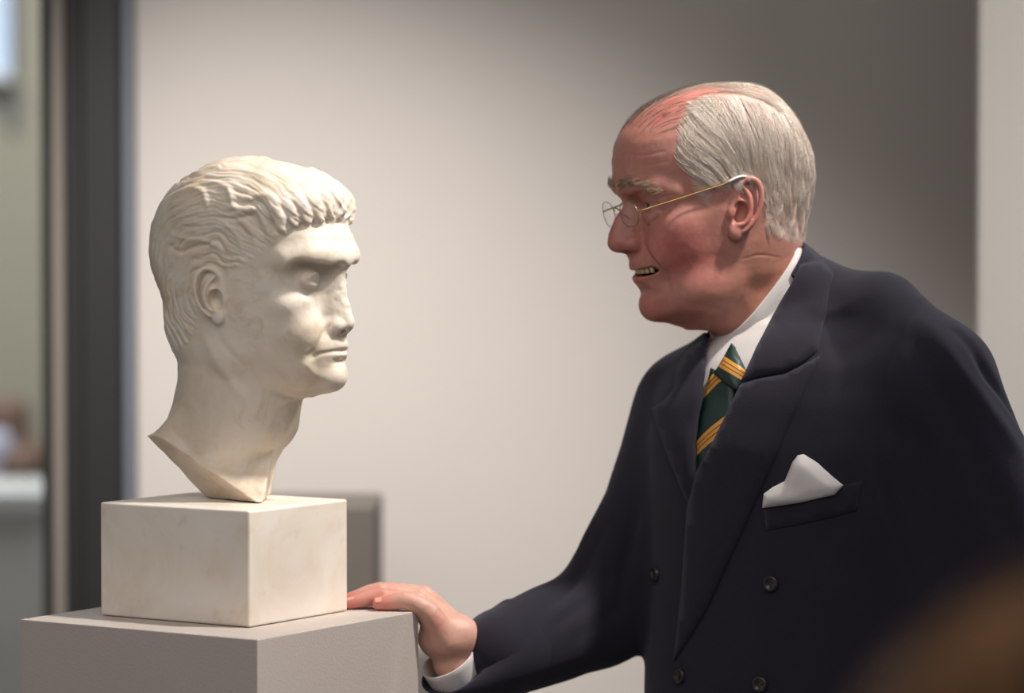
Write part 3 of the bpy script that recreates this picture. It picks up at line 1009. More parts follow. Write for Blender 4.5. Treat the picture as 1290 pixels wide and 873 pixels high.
def detail_man(V, Fc, eye):
    N = vnormals(V, Fc)
    st = lambda p, r, a, **k: stroke(V, N, p, r, a, sym=True, **k)
    st([(74, 19, 100), (73, 30, 90), (69, 38, 79), (62, 40, 66), (58, 36, 52)], 5, -2.6)          # nasolabial fold
    st([(66, 34, 100), (66, 42, 86), (58, 46, 70)], 11, 2.2)
    st([(60, 40, 60), (56, 38, 44), (60, 30, 30)], 6, -1.2)
    st([(62, 47, 141), (54, 56, 138), (45, 61, 138)], 1.8, -1.3)
    st([(60, 50, 145), (51, 59, 148), (42, 65, 147)], 1.8, -1.0)
    st([(60, 47, 134), (52, 56, 131)], 1.8, -0.9)
    st([(68, 14, 124), (66, 26, 118), (62, 44, 124), (55, 52, 132)], 3, -1.6)
    for u in (197, 186, 177):
        st([(80, 8, u + 2), (74, 26, u), (63, 46, u - 3), (46, 62, u - 2)], 2.4, -0.6)
    st([(82, 3, 158), (83, 3.5, 148)], 2.2, -1.2)
    st([(36, 44, 232.5)], 5, -1.6)
    st([(54, 16, 9), (31, 14, 1), (2, 10, -16)], 4, -1.8)
    st([(49, 50, 30), (26, 57, 22), (0, 48, 8)], 7, -1.5)
    for k in range(6):
        z = 66 - 9 * k
        st([(-20 - 5 * k, 66, z), (-42 - 5 * k, 65, z + 1), (-68 - 4 * k, 60, z - 7)], 1.8, -0.55)
    V += N * (0.25 * vnoise(V, 14, 31, 3) + 0.10 * vnoise(V, 4, 32, 2))[:, None]
    # colouring of the skin itself
    X, Y, Z = V.T
    A = np.abs(Y)
    col = np.tile(np.array(lin(188, 124, 109)), (len(V), 1))

    def blob(c, r, rgb, s):
        w = s * np.exp(-(((X - c[0]) / r[0]) ** 2 + ((A - c[1]) / r[1]) ** 2 + ((Z - c[2]) / r[2]) ** 2))
        col[:] = col * (1 - w[:, None]) + np.array(lin(*rgb)) * w[:, None]
    blob((50, 50, 95), (30, 40, 30), (184, 86, 82), 0.8)
    blob((25, 62, 70), (30, 30, 30), (180, 90, 86), 0.65)
    blob((95, 0, 108), (20, 18, 24), (172, 84, 78), 0.8)
    blob((70, 10, 30), (24, 26, 20), (176, 90, 84), 0.7)
    blob((72, 0, 75), (18, 24, 12), (182, 110, 98), 0.6)
    blob((20, 20, 245), (55, 60, 22), (214, 118, 104), 0.9)
    blob((36, 44, 232), (9, 9, 9), (176, 80, 80), 0.7)
    blob((60, 30, 190), (40, 50, 26), (182, 112, 94), 0.6)
    blob((-60, 60, 40), (50, 30, 40), (200, 132, 102), 0.8)
    blob((62, 32, 142), (14, 22, 10), (168, 104, 92), 0.7)
    ear = np.exp(-(((X + 24) / 20) ** 2 + ((Z - 120) / 36) ** 2) ** 2) * np.clip((A - 72) / 5, 0, 1)
    rim = np.clip((A - 79) / 5, 0, 1)
    ec = np.array(lin(196, 120, 104)) * (1 - rim[:, None]) + np.array(lin(222, 118, 104)) * rim[:, None]
    col[:] = col * (1 - 0.8 * ear[:, None]) + ec * 0.8 * ear[:, None]
    lip = np.exp(-((Z - 77 + 0.006 * A ** 2) / 3.5) ** 2) + np.exp(-((Z - 58 - 0.006 * A ** 2) / 4.5) ** 2)
    lip = np.clip(lip, 0, 1) * (X > 58) * np.clip((34 - A) / 6, 0, 1) * 0.55
    col[:] = col * (1 - lip[:, None]) + np.array(lin(168, 84, 82)) * lip[:, None]
    inner = (X < 69 - 0.010 * A ** 2) & (X > 20) & (np.abs(Z - 67.5) < 5.2) & (A < 30)
    col[inner] = lin(60, 22, 20)
    ex, ey, ez = eye
    d = np.sqrt((X - ex) ** 2 + (A - ey) ** 2 + (Z - ez) ** 2)
    ball = (np.abs(d - 12.6) < 1.1) & (np.abs(Z - ez + 0.3) < 4.4) & (X > ex)
    col[ball] = lin(206, 196, 188)
    iris = ball & ((A - ey) ** 2 + (Z - ez) ** 2 < 5.6 ** 2)
    col[iris] = lin(70, 66, 60)
    col *= (0.95 + 0.08 * vnoise(V, 9, 41, 3) + 0.05 * vnoise(V, 3, 42, 2))[:, None]
    g = col.mean(1, keepdims=True)
    col = g + (col - g) * 0.88
    return V, np.clip(col, 0, 1)


def poly_mask(P, poly):
    X, Z = P.T
    ins = np.zeros(len(P), bool)
    for i in range(len(poly)):
        a, b = poly[i], poly[(i + 1) % len(poly)]
        ins ^= ((a[1] > Z) != (b[1] > Z)) & (X < (b[0] - a[0]) * (Z - a[1]) / (b[1] - a[1] + 1e-9) + a[0])
    return ins


def strands_mesh(C, rad, taper=0.35):
    """C: strands x points x 3 -> three-sided tubes"""
    S, K, _ = C.shape
    T = np.gradient(C, axis=1)
    T /= np.linalg.norm(T, axis=2, keepdims=True) + 1e-9
    ref = np.array([0.31, 0.77, 0.55])
    B = np.cross(T, ref)
    B /= np.linalg.norm(B, axis=2, keepdims=True) + 1e-9
    Cc = np.cross(T, B)
    w = np.linspace(1, taper, K)[None, :, None] * (np.asarray(rad).reshape(-1, 1, 1) if np.ndim(rad) else rad)
    V = np.stack([C + w * (B * math.cos(a) + Cc * math.sin(a)) for a in (0, 2.094, 4.189)], 2)
    base = (np.arange(S)[:, None, None] * K + np.arange(K - 1)[None, :, None]) * 3
    F = []
    for j in range(3):
        k = (j + 1) % 3
        F.append(np.stack([base[..., 0] + j, base[..., 0] + k, base[..., 0] + 3 + k, base[..., 0] + 3 + j], -1).reshape(-1, 4))
    return V.reshape(-1, 3), np.concatenate(F)


def grow(bvh, roots, dirfn, length, K, lift, clump, rng, nclump):
    S = len(roots)
    P = np.zeros((S, K, 3))
    Nn = np.zeros((S, K, 3))
    for i in range(S):
        p = Vector(roots[i])
        for j in range(K):
            c, n, _, _ = bvh.find_nearest(p)
            P[i, j] = c
            Nn[i, j] = n
            d = Vector(dirfn(c, j / (K - 1)))
            d = (d - n * d.dot(n)).normalized()
            p = c + d * (length[i] / (K - 1))
    t = np.linspace(0, 1, K)[None, :, None]
    if nclump:
        ci = rng.choice(S, nclump, replace=False)
        D = ((roots[:, None] - roots[ci][None]) ** 2).sum(2)
        own = ci[D.argmin(1)]
        P = P + (P[own] - P) * clump * np.clip(t * 1.5, 0, 1)
        cl = rng.rand(nclump)[D.argmin(1)]
    else:
        cl = rng.rand(S)
    h = lift[:, None, None] * np.sin(np.clip(t * 1.15 + 0.12, 0, 1) * np.pi * 0.62)
    return P + Nn * h, cl


mV, mF, mhd, m_eye, m_lf = build_man_head(1.3)
PICK_MAN, PICK_MAN_F = to_man(mV), mF
inv_man = lambda w: ((w - np.array(MAN_LOC)) @ rot_axes(MAN_YAW, MAN_PITCH)) * 1000 / MAN_SC
mV, mcol = detail_man(mV, mF, m_eye)


def skin_mat():
    n = NT('skin')
    at = n.n('ShaderNodeAttribute', attribute_name='Col')
    co = n.coords()
    f = n.noise(900, 3, 0.6, co)
    g = n.noise(160, 3, 0.6, co)
    c = n.mix(at.outputs['Color'], (0.55, 0.24, 0.18), n.ramp(g.outputs[0], [(0.45, (0, 0, 0)), (0.75, (0.35, 0.35, 0.35))]))
    n.set(Base_Color=c, Roughness=0.46)
    n.b.inputs['Subsurface Weight'].default_value = 0.18
    n.b.inputs['Subsurface Radius'].default_value = (1.0, 0.35, 0.2)
    n.b.inputs['Subsurface Scale'].default_value = 0.004
    n.bump(f.outputs[0], 0.35, 0.0006)
    return n.m


M['skin'] = skin_mat()


def hair_mat(name, rough=0.5):
    n = NT(name)
    at = n.n('ShaderNodeAttribute', attribute_name='Col')
    f = n.noise(300, 2, 0.5, n.coords())
    n.set(Base_Color=n.mix(at.outputs['Color'], (0.9, 0.85, 0.8), n.ramp(f.outputs[0], [(0.5, (0, 0, 0)), (0.9, (0.2, 0.2, 0.2))])), Roughness=rough)
    return n.m


M['hair'] = hair_mat('fine_white_hair', 0.72)

# hair of the man
SIDE_HAIR = [(10, 243), (23, 227), (33, 210), (39, 194), (37, 178), (29, 166), (26, 153), (21, 139), (11, 128), (6, 128), (3, 146), (-10, 156), (-26, 160), (-40, 157), (-51, 138), (-52, 115), (-47, 95), (-70, 76), (-100, 66), (-150, 62), (-150, 236), (-95, 214), (-77, 229), (-56, 239), (-31, 245), (-9, 246)]


def edge_fade(P):
    d = np.full(len(P), 1e9)
    E = np.array(SIDE_HAIR, float)
    for i in range(len(E)):
        if E[i][0] < -140 or i >= 20: continue
        a, b = E[i], E[(i + 1) % len(E)]
        ab = b - a
        t = np.clip(((P - a) @ ab) / (ab @ ab), 0, 1)
        d = np.minimum(d, np.linalg.norm(P - a - t[:, None] * ab, axis=1))
    return d


def man_hair():
    rng = np.random.RandomState(5)
    N = vnormals(mV, mF)
    bvh = BVHTree.FromPolygons(mV.tolist(), mF.tolist())
    Q = mV[:, [0, 2]]
    side = poly_mask(Q, SIDE_HAIR) & (np.abs(mV[:, 1]) > 4) & ~((np.abs(mV[:, 1]) > 77) & (mV[:, 2] < 158) & (mV[:, 0] > -60))
    back = (mV[:, 0] < -95) & (mV[:, 2] > 66) & (mV[:, 2] < 236)
    idx = np.where(side | back)[0]
    near = np.where(mV[idx, 1] > -10, 1.0, 0.25)
    near *= np.clip(0.15 + edge_fade(Q[idx]) / 9.0, 0.15, 1) * np.interp(mV[idx, 2], [62, 110, 150], [0.16, 0.55, 1.0]) * np.where((mV[idx, 0] > -2) & (mV[idx, 2] < 176), 0.35, 1.0)
    idx = rng.choice(idx, 12500, replace=False, p=near / near.sum())
    roots = mV[idx] + rng.randn(len(idx), 3) * 0.8

    def flow(c, t):
        f, y, u = c
        sg = 1 if y > 0 else -1
        front = min(max((f + 45) / 70, 0), 1)
        ph = R(8 + (10 + 52 * front) * t + 18 * front)
        low = min(max((150 - u) / 60, 0), 1)
        ph *= (1 - 0.4 * low)
        d, b = math.cos(ph), math.sin(ph)
        return (0.17 * d - 0.985 * b, sg * 0.25 * d, -0.985 * d - 0.17 * b)
    u = roots[:, 2]
    L = np.interp(u, [70, 110, 150, 185, 240], [5, 10, 22, 38, 50]) * (0.75 + 0.5 * rng.rand(len(u)))
    L = np.where((roots[:, 0] > -5) & (u < 172), 7, L)
    lift = np.interp(u, [70, 120, 170, 240], [0.5, 1.0, 2.0, 2.6]) * (0.6 + 0.8 * rng.rand(len(u)))
    C, cl = grow(bvh, roots, flow, L, 8, lift, 0.5, rng, 330)
    C += rng.randn(*C.shape) * 0.12 + np.linspace(0, 1, 8)[None, :, None] * rng.randn(len(C), 1, 3) * 0.7
    w = 0.55 * rng.rand(len(u)) + 0.45 * cl
    c0, c1 = np.array(lin(194, 175, 160)), np.array(lin(250, 240, 231))
    grey = np.clip((roots[:, 0] + 10) / 40, 0, 1) * np.clip((178 - u) / 25, 0, 1)
    col = c0 + (c1 - c0) * np.clip(w * 1.15, 0, 1)[:, None]
    col = col * (1 - 0.45 * grey[:, None])
    # thin hair combed back over the crown
    top = np.where((mV[:, 2] > 214) & (np.abs(mV[:, 1]) < 62) & (mV[:, 0] < 62) & ~poly_mask(Q, SIDE_HAIR))[0]
    wt = 0.35 + 1.2 * np.clip((-mV[top, 1] + 5) / 40, 0, 1) + 1.0 * np.clip((-mV[top, 0] - 20) / 40, 0, 1)
    it = rng.choice(top, 1500, replace=False, p=wt / wt.sum())
    r2 = mV[it]

    def flow2(c, t):
        f, y, u = c
        return (-1.0, 0.25 * (y / 60) + 0.12, -0.15 * t - 0.3 * min(max((-f - 40) / 60, 0), 1))
    L2 = 34 + 30 * rng.rand(len(it))
    C2, cl2 = grow(bvh, r2, flow2, L2, 8, 1.2 + 1.6 * rng.rand(len(it)), 0.5, rng, 110)
    C2 += np.linspace(0, 1, 8)[None, :, None] * rng.randn(len(it), 1, 3) * 1.2
    m = np.clip(0.25 - 0.25 * np.clip((r2[:, 0] + 30) / 60, 0, 1) + 0.5 * rng.rand(len(it)) - 0.5 * np.clip((8 - r2[:, 1]) / 30, 0, 1) + 0.3 * np.clip((-r2[:, 0] - 20) / 40, 0, 1), 0, 1)
    col2 = np.array(lin(78, 64, 54)) * (1 - m[:, None]) + np.array(lin(226, 214, 200)) * m[:, None]
    CC = np.concatenate([C, C2])
    cc = np.concatenate([col, col2])
    V, F = strands_mesh(CC, np.concatenate([np.full(len(C), 0.21), np.full(len(C2), 0.2)]))
    o = mesh_obj('hair', to_man(V), F, M['hair'], man, True, np.repeat(cc, 8 * 3, 0))
    o['kind'] = 'stuff'
    # eyebrows
    bl = [(84, 4, 163), (82, 18, 168), (78, 33, 166), (70, 45, 160), (60, 54, 153)]
    for sg in (1, -1):
        P = catmull(np.array(bl) * (1, sg, 1), 170) + rng.randn(170, 3) * (0.6, 1.0, 2.6)
        rt = np.array([bvh.find_nearest(Vector(p))[0] for p in P])

        def fb(c, t):
            return (-0.75, sg * 0.8, 0.35 - 0.6 * t)
        Cb, cb = grow(bvh, rt, fb, 8 + 7 * rng.rand(170), 6, 2.0 + 2.6 * rng.rand(170), 0.35, rng, 26)
        kb = rng.rand(170)[:, None]
        colb = np.array(lin(112, 92, 74)) * (1 - kb) + np.array(lin(214, 196, 172)) * kb
        Vb, Fb = strands_mesh(Cb, 0.28)
        o = mesh_obj('eyebrow', to_man(Vb), Fb, M['hair'], man, True, np.repeat(colb, 6 * 3, 0))
        o['kind'] = 'stuff'
    # pale scalp tint under the white hair
    sm = side | back
    wf = np.clip(edge_fade(Q[sm]) / 8, 0, 1)[:, None] * 0.6
    mcol[sm] = mcol[sm] * (1 - wf) + np.array(lin(214, 192, 174)) * wf


man_hair()
# teeth
bmt = bmesh.new()
for k in range(8):
    a = (k - 3.5) * 6.5
    fx_ = m_lf - 5.6 - 0.013 * a * a
    r = bmesh.ops.create_cube(bmt, size=1)
    for v in r['verts']:
        v.co = Vector((fx_ + v.co.x * 4, a + v.co.y * 6.45, 71.0 + v.co.z * 8.5))
bmesh.ops.bevel(bmt, geom=bmt.edges[:], offset=0.6, segments=2, affect='EDGES')
tv = to_man([v.co[:] for v in bmt.verts])
for v, p in zip(bmt.verts, tv): v.co = Vector(p)
bm_obj('teeth', bmt, plain('ivory_teeth', lin(228, 214, 178), 0.3), man, True)
# ------------------------------------------------------------------ eyeglasses
def tube_mesh(P, r, n=8, closed=False):
    P = np.asarray(P, float)
    K = len(P)
    T = np.gradient(P, axis=0) if not closed else (np.roll(P, -1, 0) - np.roll(P, 1, 0))
    T /= np.linalg.norm(T, axis=1, keepdims=True) + 1e-9
    ref = np.array([0.2, 0.3, 0.93])
    B = np.cross(T, ref)
    B /= np.linalg.norm(B, axis=1, keepdims=True) + 1e-9
    C = np.cross(T, B)
    rr = np.broadcast_to(np.asarray(r, float), (K,))
    V = np.concatenate([[P[i] + rr[i] * (B[i] * math.cos(a) + C[i] * math.sin(a)) for a in np.linspace(0, 2 * np.pi, n, endpoint=False)] for i in range(K)])
    F = []
    for i in range(K if closed else K - 1):
        for j in range(n):
            i2, j2 = (i + 1) % K, (j + 1) % n
            F.append((i * n + j, i * n + j2, i2 * n + j2, i2 * n + j))
    if not closed:
        F += [tuple(range(n))[::-1], tuple((K - 1) * n + j for j in range(n))]
    return V, F


M['gold'] = plain('thin_gold_wire', (0.83, 0.58, 0.26), 0.25, 1.0)
M['wire'] = plain('bronze_wire', (0.34, 0.25, 0.15), 0.35, 0.9)
M['tip'] = plain('white_plastic_ear_tip', (0.85, 0.83, 0.80), 0.3)
n = NT('spectacle_lens')
tr = n.n('ShaderNodeBsdfTransparent')
gls = n.n('ShaderNodeBsdfGlossy')
gls.inputs['Roughness'].default_value = 0.03
mx = n.n('ShaderNodeMixShader')
mx.inputs[0].default_value = 0.05
n.l(tr.outputs[0], mx.inputs[1])
n.l(gls.outputs[0], mx.inputs[2])
n.l(mx.outputs[0], n.t.nodes['Material Output'].inputs['Surface'])
M['lens'] = n.m
gl = empty('eyeglasses', (0, 0, 0))
tag(gl, 'thin gold wire eyeglasses worn by the elderly man', 'glasses')
GX, GU = 88.5, 137.0
for sg in (1, -1):
    th = np.linspace(0, 2 * np.pi, 40, endpoint=False)
    sq = lambda c: np.sign(c) * np.abs(c) ** 0.85
    P = np.stack([GX - 0.0012 * (32 + 22.5 * sq(np.cos(th))) ** 2 + 0.05 * (15 * sq(np.sin(th))), sg * (32 + 22.5 * sq(np.cos(th))), GU - 2.5 + 14.0 * sq(np.sin(th))], 1)
    V, F = tube_mesh(P, 0.42, 8, True)
    mesh_obj('rim', to_man(V), F, M['wire'], gl)
    c = P.mean(0)
    LV = [c + (-0.4, 0, 0)] + [p + (-0.4, 0, 0) for p in P] + [c + (0.4, 0, 0)] + [p + (0.4, 0, 0) for p in P]
    LF = [(0, 1 + (i + 1) % 40, 1 + i) for i in range(40)] + [(41, 42 + i, 42 + (i + 1) % 40) for i in range(40)] + [(1 + i, 1 + (i + 1) % 40, 42 + (i + 1) % 40, 42 + i) for i in range(40)]
    mesh_obj('lens', to_man(LV), LF, M['lens'], gl, False)
    hx = P[0][0]
    V, F = tube_mesh(catmull([(hx, sg * 54.5, GU), (hx - 2, sg * 58, GU + 0.6), (hx - 8, sg * 61.5, GU + 1.2), (40, sg * 71, 143.5), (0, sg * 77, 149), (-14, sg * 79.5, 151.5)], 30), 0.85, 8)
    mesh_obj('temple_arm', to_man(V), F, M['gold'], gl)
    V, F = tube_mesh(catmull([(-13, sg * 79.5, 151.5), (-24, sg * 80.5, 154.5), (-33, sg * 79.5, 154.2), (-41, sg * 77, 149), (-45, sg * 74, 138), (-46, sg * 72, 126)], 20), 1.5, 8)
    mesh_obj('ear_tip', to_man(V), F, M['tip'], gl)
    V, F = tube_mesh(catmull([(GX - 1, sg * 10, GU - 2), (GX - 6, sg * 11, GU - 5), (GX - 9, sg * 10.5, GU - 9)], 10), 0.5, 6)
    mesh_obj('nose_pad_arm', to_man(V), F, M['wire'], gl)
V, F = tube_mesh(catmull([(GX - 0.5, 10, GU + 1), (GX + 1.0, 5, GU + 4), (GX + 1.5, 0, GU + 5), (GX + 1.0, -5, GU + 4), (GX - 0.5, -10, GU + 1)], 14), 0.8, 8)
mesh_obj('bridge', to_man(V), F, M['gold'], gl)
# ------------------------------------------------------------------ the man: suit
TOR_YAW = 228.0
TOR_LOC = (0.327, 3.42, 0.0)


def to_tor(V):
    return place(V, TOR_LOC, TOR_YAW)


inv_tor = lambda w: ((np.asarray(w) - np.array(TOR_LOC)) @ rot_axes(TOR_YAW)) * 1000
RS, RE, RW = np.array([4, -160, 1308.]), np.array([120.0, -205, 1080]), np.array([241.0, -235, 1050])
LS, LE, LH = np.array([-6, 163, 1346.]), np.array([-50, 256, 1090.]), np.array([50, 165, 920.])


def torso_field(h=4.0, inset=0.0):
    F = Field((-240, -330, 740), (380, 420, 1530), h)
    body = Loft([(1420, 70, -70, 70, 10, 2.0), (1400, 95, -95, 110, 10, 2.1), (1370, 118, -120, 150, 8, 2.2), (1330, 134, -132, 176, 6, 2.3), (1280, 146, -136, 186, 6, 2.3), (1200, 150, -130, 186, 5, 2.3),
                 (1100, 152, -122, 182, 3, 2.3), (1000, 156, -118, 184, 0, 2.3), (900, 156, -126, 192, -5, 2.3), (800, 156, -134, 202, -8, 2.3), (745, 156, -136, 205, -8, 2.3)], 0.0, 6.0)
    hi = F.lo + F.h * np.array(F.D.shape)
    F.apply(body.sdf, F.lo, hi, 0)
    F.cone((-12, -6, 1390), (6, -24, 1432), 78, 62, 30)
    F.tube([(-16, 10, 1418), (-14, 84, 1416), LS + (0, -10, 9)], [50, 54, 62], 40)
    F.tube([(-10, -30, 1388), (-6, -100, 1356), RS + (0, 8, 2)], [50, 52, 60], 40)
    F.tube([LS, (LS + LE) / 2 + (-6, 6, 0), LE], [67, 64, 58], 30)
    F.tube([(-30, 130, 1260), (-30, 150, 1000)], [90, 110], 30)
    F.tube([LE, LH], [58, 46], 12)
    F.tube([RS, (RS + RE) / 2 + (0, 10, 2), RE], [64, 57, 55], 26)
    F.tube([RE, (RE + RW) / 2, RW], [57, 55, 50], 14)
    return F


EA = np.array([0.743, 0.669, 0.0])       # drape direction over the open left front of the jacket


def az(P):
    P = np.asarray(P, float)
    return np.stack([-0.669 * P[..., 0] + 0.743 * P[..., 1], P[..., 2]], -1)


def pip(Q, poly):
    return poly_mask(np.asarray(Q, float), [tuple(p) for p in poly])


from mathutils.geometry import delaunay_2d_cdt


def cast(bvh, q, extra=0.0):
    """drape a point (a, z) onto a surface along EA"""
    o = Vector((-0.669 * q[0], 0.743 * q[0], q[1])) + Vector(EA) * 500
    h, n, _, _ = bvh.ray_cast(o, Vector(-EA))
    if h is None:
        o2 = Vector((-0.669 * q[0], 0.743 * q[0], q[1])) + Vector(EA) * 60
        h, n, _, _ = bvh.find_nearest(o2)
    return np.array(h), np.array(n)


def drape(name, bvh, poly, off, mat, parent, step=7.0, bulge=None, smooth_n=True, attr=None, skirt=None):
    """cloth piece laid on a surface: poly in (a, z), off = stand-off in mm, with a turned-down edge"""
    poly = np.asarray(poly, float)
    B = []
    for i in range(len(poly)):
        a, b = poly[i], poly[(i + 1) % len(poly)]
        k = max(1, int(np.linalg.norm(b - a) / (step * 0.6)))
        B += [a + (b - a) * j / k for j in range(k)]
    B = np.array(B)
    lo, hi = B.min(0), B.max(0)
    gx, gy = np.meshgrid(np.arange(lo[0], hi[0], step), np.arange(lo[1], hi[1], step))
    G = np.stack([gx.ravel(), gy.ravel()], 1)
    G = G[pip(G, B)]
    if len(G):
        dm = np.min(((G[:, None] - B[None]) ** 2).sum(2), 1)
        G = G[dm > (step * 0.45) ** 2]
    P2 = np.concatenate([B, G]) if len(G) else B
    nb = len(B)
    vs, _, fs, _, _, _ = delaunay_2d_cdt([Vector(p) for p in P2], [(i, (i + 1) % nb) for i in range(nb)], [list(range(nb))], 1, 1e-4)
    vs = np.array([v[:] for v in vs])
    hits = [cast(bvh, q) for q in vs]
    H = np.array([h[0] for h in hits])
    N = np.array([h[1] for h in hits])
    d = np.sqrt(np.min(((vs[:, None] - B[None]) ** 2).sum(2), 1))
    o = np.full(len(vs), float(off))
    if bulge is not None: o = o + bulge(vs, d)
    top = H + N * o[:, None]
    F = [tuple(f) for f in fs]
    # orient outwards
    a, b, c = top[F[0][0]], top[F[0][1]], top[F[0][2]]
    if np.cross(b - a, c - a) @ EA < 0: F = [f[::-1] for f in F]
    # skirt down to the surface
    bi = [int(np.argmin(((vs - q) ** 2).sum(1))) for q in B]
    sk = off + 1.5 if skirt is None else skirt
    base = len(vs)
    V = np.concatenate([top, top[bi] - N[bi] * sk])
    area = sum(B[i][0] * B[(i + 1) % nb][1] - B[(i + 1) % nb][0] * B[i][1] for i in range(nb))
    for i in range(nb):
        j = (i + 1) % nb
        q = (bi[i], base + i, base + j, bi[j])
        F.append(q if area > 0 else q[::-1])
    at = attr(np.concatenate([vs, vs[bi]])) if attr else None
    ob = mesh_obj(name, to_tor(V), F, mat, parent, True, None, at)
    return ob


def suit_mat():
    n = NT('navy_wool_suiting')
    co = n.coords()
    w = n.noise(900, 4, 0.7, co)
    b = n.noise(14, 3, 0.5, co)
    c = n.mix(lin(13, 10, 23), lin(32, 25, 47), w.outputs[0])
    c = n.mix(c, lin(21, 15, 30), b.outputs[0])
    n.set(Base_Color=c, Roughness=0.9)
    n.b.inputs['Sheen Weight'].default_value = 0.12
    n.b.inputs['Sheen Roughness'].default_value = 0.5
    n.b.inputs['Sheen Tint'].default_value = (0.75, 0.78, 1.0, 1)
    n.bump(w.outputs[0], 0.5, 0.0012)
    return n.m


M['suit'] = suit_mat()
n = NT('white_cotton')
w = n.noise(1200, 3, 0.6, n.coords())
n.set(Base_Color=n.mix(lin(206, 199, 197), lin(226, 220, 219), w.outputs[0]), Roughness=0.8)
n.bump(w.outputs[0], 0.2, 0.0006)
M['cotton'] = n.m

tf = torso_field(4.0)
jV, jF = tf.mesh()
jV = relax(jV, jF, 3, 0.5)
PICK_J, PICK_J_F = to_tor(jV), jF
sfield = torso_field(4.0)
sfield.D = sfield.D + 9.0
sV, sF = sfield.mesh()
sV = relax(sV, sF, 3, 0.5)


def fold_jacket(V, Fc):
    N = vnormals(V, Fc)
    st = lambda p, r, a: stroke(V, N, p, r, a)
    st([(-3, 146, 1430), (50, 152, 1396), (79, 153, 1338), (91, 157, 1280), (78, 170, 1205), (65, 186, 1138)], 12, -5)
    st([(24, 172, 1412), (33, 213, 1376), (9, 237, 1330), (-24, 260, 1279)], 16, 5)
    st([(8, 201, 1404), (-3, 229, 1367), (-30, 237, 1337), (-55, 240, 1305)], 11, -6)
    st([(46, 171, 1396), (46, 212, 1339), (25, 238, 1272), (8, 267, 1189)], 18, -6)
    st([(60, 168, 1360), (62, 205, 1290), (50, 232, 1210), (40, 250, 1140)], 16, 4)
    st([(38, 68, 1437), (86, 110, 1370), (110, 126, 1305)], 18, -3.5)
    st([(90, 130, 1350), (118, 130, 1290), (130, 110, 1200)], 20, 3)
    for p, r, a in (([(134, -183, 1178), (173, -195, 1123), (228, -182, 1098)], 11, -5), ([(143, -163, 1136), (190, -170, 1100), (242, -170, 1074)], 11, -4.5),
                    ([(135, -147, 1101), (190, -158, 1070), (233, -167, 1039)], 11, -4), ([(118, -149, 1206), (131, -151, 1154), (143, -152, 1102)], 12, -6),
                    ([(150, -178, 1160), (190, -186, 1115), (235, -178, 1086)], 9, 3.5), ([(160, -158, 1118), (205, -165, 1086), (245, -168, 1058)], 9, 3.0),
                    ([(90, -190, 1220), (120, -205, 1180), (150, -215, 1140)], 12, 4), ([(60, -205, 1250), (95, -215, 1200), (120, -225, 1150)], 12, -4)):
        st(p, r, a)
    V += N * (1.4 * vnoise(V, 60, 51, 2))[:, None]
    return V


jV = fold_jacket(jV, jF)
jN = vnormals(jV, jF)
jB = BVHTree.FromPolygons(jV.tolist(), jF.tolist())
sB = BVHTree.FromPolygons(sV.tolist(), sF.tolist())
VCUT = az([(76, -70, 1392), (118, -49, 1358), (135, -43, 1316), (143, -42, 1282), (146, -38, 1252), (143.3, -10, 1290.4), (127.2, 12, 1346.9), (82.6, 16, 1410), (49, 20, 1456), (35, 24, 1472)])
VCUT[:5, 0] -= 10
VCUT[5:, 0] += 5
VCUT[4, 1] -= 12
VCUT = np.concatenate([VCUT, [[-6, 1520], [-120, 1520], [-112, 1400]]])
cen = jV[jF].mean(1)
facing = (vnormals(jV, jF)[jF].mean(1) @ EA) > -0.25
cut = pip(az(cen), VCUT) & facing & (cen[:, 0] > -30)
jFc = jF[~cut]
jk = mesh_obj('jacket', to_tor(jV), jFc, M['suit'], man)
jk.modifiers.new('cloth', 'SOLIDIFY').thickness = 0.003
cs = sV[sF].mean(1)
keep = pip(az(cs), az([(70, -130, 1392), (100, -90, 1358), (120, -70, 1316), (140, -70, 1282), (146, -50, 1225), (146, 0, 1260), (135, 30, 1310), (110, 45, 1360), (60, 60, 1420), (20, 70, 1500), (-60, 20, 1520), (0, -140, 1480)])) & (cs[:, 0] > -20)
shirt = mesh_obj('shirt', to_tor(sV), sF[keep], M['cotton'], man)

LAPEL_L = az([(93.6, 85.4, 1377.7), (118.9, 82.4, 1339.6), (134.3, 71.1, 1299.4), (144, 52.3, 1251), (148.9, 29.7, 1201), (150.9, 4.6, 1152.8), (151.4, -21.9, 1103.8), (147.1, -68.1, 1046), (147.4, -62, 1083), (147.6, -57, 1126.8), (147.5, -53, 1170.3), (146.6, -50, 1213.4),
              (145.7, -39.9, 1249.9), (145.6, -24.8, 1272.9), (142.5, -13.2, 1293.8), (133.3, 1.2, 1330.7), (126.5, 7.6, 1348.5), (123, 30.6, 1354.2), (116.6, 57.5, 1359), (108.8, 70.6, 1366.8)])
COLLAR_L = az([(91, 80.4, 1384), (108, 70, 1369.5), (115.6, 56.7, 1362.5), (123, 30.6, 1357), (126.5, 7.6, 1350), (105.7, 11.9, 1385.6), (81.1, 10.2, 1411.6), (61.1, 10.1, 1436.3), (49, 14.9, 1456.1), (39, 18.9, 1474), (20, 34, 1478), (14, 44, 1464), (28.6, 49.1, 1449.3), (54.6, 64, 1419.8), (79.6, 75.1, 1394.9)])
LAPEL_R = az([(83.6, -78.7, 1392), (117.9, -52.4, 1358.5), (134.6, -46.7, 1316.1), (142.6, -45.7, 1282.1), (145.7, -39.9, 1249.9), (146.6, -46.8, 1213.4), (144, -58.8, 1229.8), (138, -79.2, 1258.7), (123.3, -109.2, 1291.5), (98, -140, 1315.1), (114.8, -107.2, 1326.3), (115.3, -94.5, 1338.1), (96.7, -108.4, 1358), (76, -112, 1377.4)])
roll = lambda vs, d: 2.2 * np.clip(d / 14, 0, 1)
